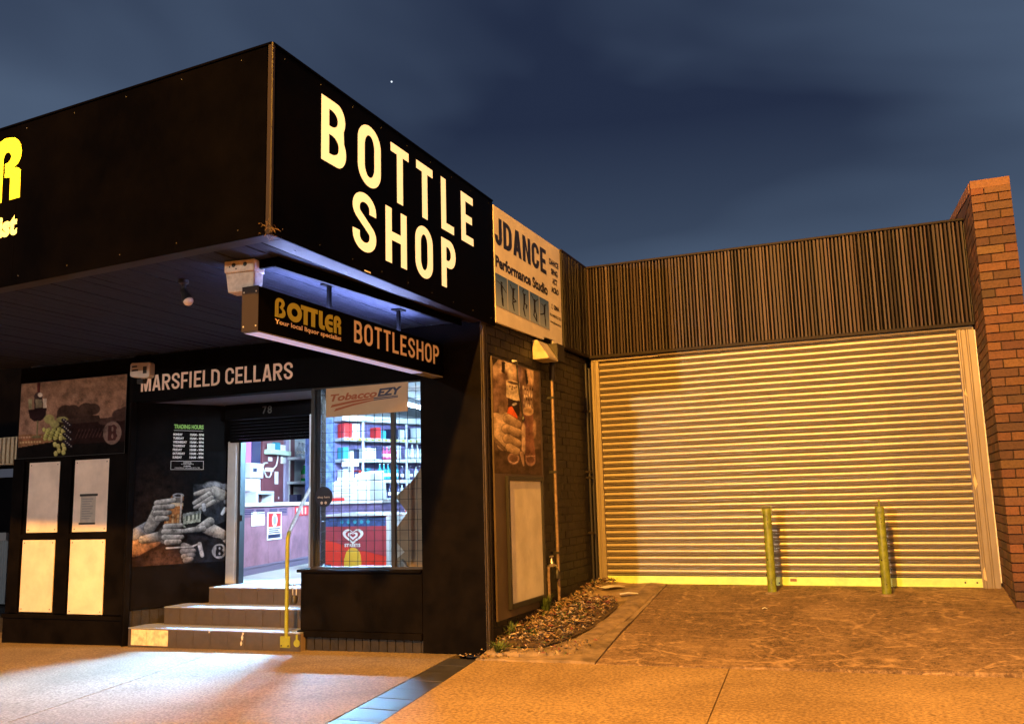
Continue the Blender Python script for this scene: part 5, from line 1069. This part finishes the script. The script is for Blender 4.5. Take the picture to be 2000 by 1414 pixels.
# bottles
def bottle_mesh(name, m_, h=.28, r=.036, neck=.012, sh=.62):
    mb = MB(); mb.lathe((0, 0, 0), [(r*.9, 0), (r, h*.02), (r, h*.2), (r, h*.42), (r, h*sh), (r*.75, h*(sh+.08)), (neck, h*(sh+.18)), (neck, h*.96), (neck*1.15, h*.965), (neck*1.15, h)], 12); me = mb.mesh(name, True); me.materials.append(m_); me.materials.append(M_label)
    for p_ in me.polygons:
        if h*.2 < p_.center.z < h*.42 and abs(p_.normal.z) < .3: p_.material_index = 1
        elif p_.center.z > h*.93: p_.material_index = 1
    return me
M_label = mat('bottle label', (.62, .60, .55), .6, var=.5, vscale=60, cut=(.42, .5))
def place(me, name, pts, label, cat, group):
    for q in pts:
        o = bpy.data.objects.new(name, me); o.location = q; C.objects.link(o); tag(o, label, cat, group)
place(bottle_mesh('green_bottle', M_green, .27, .052, .02, .6), 'green_bottle', [KB.P(3.42+k*.125, 1.706, .2) for k in range(4)], 'bright green bottle with white cap on the lower shelf behind the counter', 'bottle', 'green bottles behind the counter')
place(bottle_mesh('pale_bottle', M_clear, .24, .05, .018, .6), 'pale_bottle', [KB.P(3.22+k*.13, 2.091, .2) for k in range(5)], 'pale bottle with dark label on the upper shelf behind the counter', 'bottle', 'pale bottles behind the counter')
ws = thing('wall_shelves', WS.P(1, .5, .1), 'long white bottle shelves seen through the grilled window', 'shelves')
rect_face(WS, .1, 2.9, .5, 2.66, -.06, -.0).build('back_panel', M_purple, ws); rect_face(WS, -.35, .09, .5, 3.05, -.06, .06).build('blue_column', M_blue, ws)
for z in (1.11, 1.35, 1.635, 1.955, 2.275): rect_face(WS, .1, 2.9, z, z+.05, .001, .30).build('shelf', M_intw, ws, bevel=.004)
for z in (1.11, 1.35, 1.635, 1.955, 2.275):
    mb = MB(); u_ = .14
    while u_ < 2.85: mb.box(WS, u_, u_+.05, z+.008, z+.042, .301, .303); u_ += rng.uniform(.075, .15)
    mb.build('price_labels', M_yellowv if z > 2 else M_paper, ws)
rect_face(WS, .05, 2.9, 2.575, 2.66, -.0, .32).build('top_beam', M_intw, ws, bevel=.006)
for u in (.42, 1.25, 2.1): rect_face(WS, u, u+.035, .9, 2.57, .29, .305).build('upright', M_intw, ws)
G = 'bottles on the shelves behind the window'
place(bottle_mesh('pink_bottle', M_pink, .2, .034, .014, .62), 'pink_bottle', [WS.P(.86+k*.078, 2.006, .22) for k in range(4)], 'pink bottle on a white shelf behind the window grille', 'bottle', 'pink bottles behind the window')
place(bottle_mesh('teal_bottle', M_teal, .25, .036, .013, .6), 'teal_bottle', [WS.P(.80+k*.08, 1.686, .22) for k in range(5)], 'teal bottle on a white shelf behind the window grille', 'bottle', 'teal bottles behind the window')
pts = []
for k in range(9): pts.append(WS.P(1.25+k*.085, 1.686, .2+.03*(k % 2)))
for k in range(13): pts.append(WS.P(.56+k*.085, 1.401, .2+.03*(k % 2)))
place(bottle_mesh('dark_bottle', M_bdark, .22, .034, .012, .6), 'dark_bottle', pts[::2], 'dark spirit bottle on the white shelves behind the window', 'bottle', 'dark bottles behind the window')
place(bottle_mesh('clear_bottle', M_clear, .21, .036, .013, .62), 'clear_bottle', pts[1::2], 'clear spirit bottle on the white shelves behind the window', 'bottle', 'clear bottles behind the window')
place(bottle_mesh('small_bottle', M_teal, .16, .03, .012, .6), 'small_bottle', [WS.P(.72+k*.075, 1.161, .22) for k in range(14)], 'small teal bottle on the lowest shelf behind the window', 'bottle', 'small bottles behind the window')
place(bottle_mesh('tall_bottle', M_clear, .25, .04, .014, .6), 'tall_bottle', [WS.P(1.35+k*.1, 2.006, .2) for k in range(8)], 'tall clear bottle on the middle shelf behind the window', 'bottle', 'tall bottles behind the window')
for k, (a, b, z, h, m_, lbl) in enumerate(((.14, .28, 2.326, .22, M_red, 'red packet at the left of the top shelf behind the window'), (.30, .42, 2.326, .22, M_paper, 'white packet beside the red one on the top shelf'), (.48, .72, 2.006, .17, M_paper, 'white carton beside the pink bottles on the shelf'), (.74, .84, 2.006, .2, M_bdark, 'narrow dark carton between white carton and pink bottles'), (1.05, 1.2, 2.006, .22, M_intw, 'pale upright carton right of the pink bottles'), (1.0, 1.15, 2.326, .16, M_navy, 'navy pointed packet on the top shelf behind the window'), (1.5, 1.75, 2.326, .2, M_clear, 'pale blue carton at the right of the top shelf'), (1.2, 1.32, 1.161, .13, M_red, 'small red packet on the lowest window shelf'))):
    simple('packet', WS, a, b, z, z+h, .06, .24, m_, lbl, 'packet', .004)
FARM = [bottle_mesh('far bottle', m_, .2, .033, .012, .6) for m_ in (M_clear, M_bdark, M_teal)]
mk = [M_paper, M_clear, M_bdark, M_intw, M_teal, M_clear, M_navy, M_red]
for row, (z, u_, hh) in enumerate(((2.326, 1.78, .21), (2.006, 2.18, .22), (1.686, 2.02, .22), (1.401, 1.72, .2), (1.161, 1.80, .15))):
    pts = {0: [], 1: [], 2: []}; k = 0
    while u_ < 2.75:
        pts[(k*2+k//3+row) % 3].append(WS.P(u_, z, .20+.04*(k % 2))); u_ += .078; k += 1
    for q, (m_, nm, lbl) in enumerate(((M_clear, 'far_clear_bottle', 'clear bottle far along the white shelves near the cardboard display'), (M_bdark, 'far_dark_bottle', 'dark bottle far along the white shelves near the cardboard display'), (M_teal, 'far_teal_bottle', 'teal bottle far along the white shelves near the cardboard display'))):
        place(FARM[q], nm, pts[q], lbl, 'bottle', 'far bottles along the white shelves' + (' clear', ' dark', ' teal')[q])
for z, us in ((2.006, (.14, .24, .34)), (1.686, (.14, .24, .33, .43, .55, .66)), (1.401, (.14, .25, .36, .46)), (2.326, (.74, .84, 1.2, 1.32))):
    for k, u_ in enumerate(us): simple('stock_packet', WS, u_, u_+.085, z, z+.13+.05*((k*7+int(z*10)) % 3)/2, .05, .22, mk[(k*5+int(z*10)) % 8], 'small stock packet standing between the bottles behind the window', 'packet', .003, None, 'stock packets behind the window')
sc2 = thing('till_counter', (-2.95, 2.5, .5), 'purple till counter behind the red freezer', 'counter')
mb = MB(); mb.wb(-3.42, -2.45, 2.3, 2.85, .5, 1.33); mb.build('base', M_purple, sc2); mb = MB(); mb.wb(-3.45, -2.42, 2.26, 2.88, 1.331, 1.37); mb.build('worktop', M_intw, sc2, bevel=.005)
rg = thing('cash_register', (-2.9, 2.45, 1.38), 'boxy white cash register on the purple till counter', 'cash register')
mb = MB(); mb.wb(-3.18, -2.63, 2.3, 2.7, 1.371, 1.61); mb.build('drawer', M_intw, rg, bevel=.01)
mb = MB(); mb.slab([(-2.85, 2.3), (-2.63, 2.3), (-2.63, 2.65), (-2.85, 2.65)], 1.611, [1.70, 1.70, 1.74, 1.74]); mb.build('printer', M_intw, rg, bevel=.008)
mb = MB(); mb.wb(-3.17, -2.9, 2.4, 2.6, 1.611, 1.66); mb.wb(-3.05, -2.99, 2.45, 2.5, 1.66, 1.80); mb.slab([(-3.10, 2.38), (-2.88, 2.38), (-2.86, 2.42), (-3.08, 2.42)], 1.80, 1.86); mb.build('screen', M_clear, rg, bevel=.006)
mb = MB()
for k in range(4): mb.wb(-3.14, -2.9+.04*(k % 2), 2.296, 2.2995, 1.42+k*.045, 1.428+k*.045)
mb.build('slots', M_grey, rg)
simple('red_label', WF, -3.17, -2.99, 1.372, 1.41, 2.27, 2.29, M_red, 'small red and white card on the till counter edge', 'card', 0)
fz = thing('freezer', (-2.14, 1.5, .5), 'red ice cream freezer with a cream heart emblem behind the window', 'freezer')
FZ = Fr((0, 1.2, 0), (1, 0, 0), (0, -1, 0))
mb = MB(); mb.box(FZ, -2.57, -1.73, .5, 1.195, -.62, .0); mb.build('cabinet', M_redf, fz, bevel=.01)
mb = MB(); pr = [(-2.60+.87*k/8, 1.205+.03*math.sin(math.pi*k/8)) for k in range(9)]; mb.prism(FZ, [(-2.60, 1.196)]+pr+[(-1.73, 1.196)], -.63, .02); mb.box(FZ, -1.728, -1.69, .5, 1.19, -.62, .01); mb.build('lid', M_intw, fz, bevel=.004)
mb = MB(); mb.box(FZ, -2.565, -1.735, 1.085, 1.19, .0005, .002); mb.build('navy_band', mat('blue band', (.03, .055, .16), .4, var=.6, vscale=18), fz)
mb = MB(); mb.prism(FZ, [(-2.565, .96), (-2.2, .86), (-1.735, .76), (-1.735, 1.083), (-2.565, 1.083)], .0005, .002); mb.build('dark_band', M_dred, fz)
mb = MB()
for k in range(5): mb.lathe(FZ.P(-2.30+k*.085, 1.135, .0022), [(.022, 0), (.022, .0008)], 12, FZ.n)
mb.build('drops', M_teal, fz)
def heart(sc, cx__, cz): return [(cx__+sc*.0105*16*math.sin(t_)**3*.8, cz+sc*.0105*(13*math.cos(t_)-5*math.cos(2*t_)-2*math.cos(3*t_)-math.cos(4*t_))*.56) for t_ in [i*2*math.pi/40 for i in range(40)]]
mb = MB(); flat_poly(mb, FZ, heart(1, -2.155, .985), [heart(.72, -2.155, .985)], .003, lambda a: a, lambda b: b); flat_poly(mb, FZ, heart(.5, -2.155, .985), [heart(.26, -2.155, .988)], .003, lambda a: a, lambda b: b)
text(mb, FZ, 'STREETS', -2.265, -2.06, .865, .897, .003, .03); mb.build('heart_emblem', M_paper, fz)
mb = MB(); mb.prism(FZ, [(-2.27, .5), (-2.27, .74)]+arc(-2.155, .74, .105, .115, 180, 0, 10)+[(-2.04, .5)], .0025, .004); mb.build('ice_print', M_icey, fz)
cd = thing('cardboard_display', (-.9, .42, .7), 'brown zigzag cardboard display at the right of the window', 'display stand')
CD = Fr((0, .40, 0), (1, .12, 0), (.12, -1, 0))
mb = MB(); mb.prism(CD, [(-1.11, .702), (-.64, .702), (-.64, 1.95), (-.74, 1.95), (-.76, 1.72), (-.89, 1.55), (-1.075, 1.39), (-.955, 1.237), (-1.12, 1.03), (-1.08, .98)], -.012, .0); mb.build('sheet', M_cart, cd)
mb = MB(); mb.prism(CD, [(-1.07, .80), (-.985, .865), (-1.065, .955)], .001, .006); mb.build('white_corner', M_paper, cd)
mb = MB(); mb.prism(CD, [(-1.06, .705), (-.93, .705), (-1.0, .80)], .001, .05); mb.build('foot', M_grey, cd)
mb = MB(); mb.prism(CD, [(-.80, .705), (-.68, .705), (-.68, 1.0)], .001, .03); mb.build('orange_flap', mat('orange card', (.55, .22, .05), .6), cd)
# ceiling battens
def batten(x0, y0, x1, y1, label):
    t_ = thing('ceiling_batten', ((x0+x1)/2, (y0+y1)/2, 3.0), label, 'light', 'fluorescent battens on the shop ceiling'); d = Vector((x1-x0, y1-y0, 0)).normalized(); f = Fr((x0, y0, 0), d, (d.y, -d.x, 0)); l = math.hypot(x1-x0, y1-y0)
    mb = MB(); mb.box(f, 0, l, 2.99, 3.058, -.05, .05); mb.build('body', M_intw, t_)
    mb = MB(); mb.tube([f.P(.03, 2.958, 0), f.P(l-.03, 2.958, 0)], .020, 8); mb.build('tube', M_tube, t_)
batten(-3.60, 2.2, -3.76, 3.5, 'fluorescent batten nearest the doorway')
batten(-3.82, 3.9, -3.99, 5.2, 'middle fluorescent batten over the white shelves')
batten(-4.06, 5.7, -4.23, 7.0, 'bright fluorescent batten seen at the top right of the window')
batten(-1.6, 3.2, -1.75, 4.5, 'fluorescent batten over the right half of the shop')
def added_lamp(name, loc, aim, sx_, sy_, power, col, spread, label):  # lamps added for their light, dressed with housing and rods
    t_ = thing(name, loc, label, 'light', None); f = Fr((loc[0], loc[1], 0), (1, 0, 0), (0, -1, 0))
    mb = MB(); mb.box(f, -sx_/2-.03, sx_/2+.03, loc[2]+.012, loc[2]+.07, -.06, .06); mb.build('housing', M_intw, t_)
    for u in (-sx_*.35, sx_*.35): MB().tube([(loc[0]+u, loc[1], loc[2]+.07), (loc[0]+u, loc[1], 3.06)], .008, 6).build('rod', M_steel, t_)
    l = bpy.data.lights.new(name+'_light', 'AREA'); l.shape = 'RECTANGLE'; l.size = sx_; l.size_y = sy_; l.energy = power; l.color = col; l.spread = R(spread)
    o = bpy.data.objects.new(name+'_light', l); o.location = loc; o.rotation_euler = (Vector(aim)-Vector(loc)).to_track_quat('-Z', 'Y').to_euler(); C.objects.link(o)
added_lamp('door_light', (-2.98, 2.35, 2.58), (-2.72, -1.4, 0), .40, .05, 350, (.26, .60, 1.0), 64, 'added slim light aimed out through the doorway onto the pavement')  # added to throw the pale patch onto the pavement
added_lamp('window_light', (-1.2, .42, 2.52), (-2.1, 2.2, .9), .7, .06, 125, (.72, .86, 1.0), 165, 'added slim light inside the window brightening the freezer front')  # added fill for the freezer front, hidden behind the tobacco sign
added_lamp('shelf_light', (-2.25, 2.3, 2.68), (-3.9, 5.0, 1.7), .8, .08, 190, (.50, .76, 1.0), 125, 'added slim light brightening the white bottle shelves')  # added wash that lifts the shelves without spilling outdoors
added_lamp('counter_light', (-2.45, 1.65, 2.6), (-4.25, 2.6, 1.1), .6, .08, 75, (.60, .82, 1.0), 115, 'added slim light brightening the mauve counter')  # added wash to brighten the counter front
# glow added above and below the hanging sign, lighting the soffit and underside
mb = MB(); mb.box(HS, y0_+.25, -.5, 2.764, 2.7667, -.110, -.018); mb.build('added_top_glow', mat('added sign top glow', (.8, .8, .8), .5, emit=(.36, .46, 1.0), estr=135), s4)
mb = MB(); mb.box(HS, y0_+.02, -.45, 2.4585, 2.459, -.12, -.008); mb.build('underside_light', mat('added sign underside glow', (.8, .8, .8), .5, emit=(.42, .52, 1.0), estr=.5), s4)

# ================================================================== BEYOND THE LEFT END OF THE SHOP
nbx = thing('neighbour_building', (-10, 3.2, 0), 'dark neighbouring building past the left end of the shop', 'building')
mb = MB(); mb.wb(-16, -6.2, 3.2, 10, -.2, 4.0); mb.build('wall', M_black, nbx)
mb = MB()
for k in range(34): mb.wb(-12.5+k*.1, -12.5+k*.1+.06, 2.95, 3.2, 2.14, 2.56)
mb.wb(-12.6, -9.1, 3.0, 3.19, 2.12, 2.57); mb.build('awning', mat('cream iron', (.60, .47, .30), .6, var=.2, vscale=20), nbx)
mb = MB(); mb.wb(-12, -9.3, 3.15, 3.19, 1.92, 2.06); mb.build('blue_sill', mat('blue grey paint', (.16, .2, .30), .5), nbx)
mb = MB(); mb.wb(-10.02, -9.93, 3.17, 3.19, 1.52, 1.66); mb.build('lit_pane', mat('lit pane', (.9, .9, .9), .5, emit=(.85, .95, 1), estr=1.3), nbx)
fn = thing('iron_fence', (-10, 2.9, 0), 'grey corrugated iron fence panel beside the far left wall', 'fence')
mb = MB()
for k in range(40): mb.tube([(-12+k*.055, 2.95, -.1), (-12+k*.055, 2.95, 1.0)], .03, 6)
mb.build('sheet', mat('grey iron', (.20, .23, .26), .5), fn); mb = MB(); mb.wb(-12.1, -9.8, 2.88, 2.92, .9, 1.02); mb.build('top_rail', M_grey, fn)
mb = MB(); c_ = Vector((-190.9, 322.6, 190.6)); mb.lathe(c_-Vector((0, 0, .42)), [(.01, 0), (.3, .12), (.42, .42), (.3, .72), (.01, .84)], 10)
tag(mb.build('star', mat('star light', (1, 1, 1), .5, emit=(.8, .9, 1), estr=1.2), smooth=True), 'single bright star in the dusk sky above the big side fascia sign', 'star')
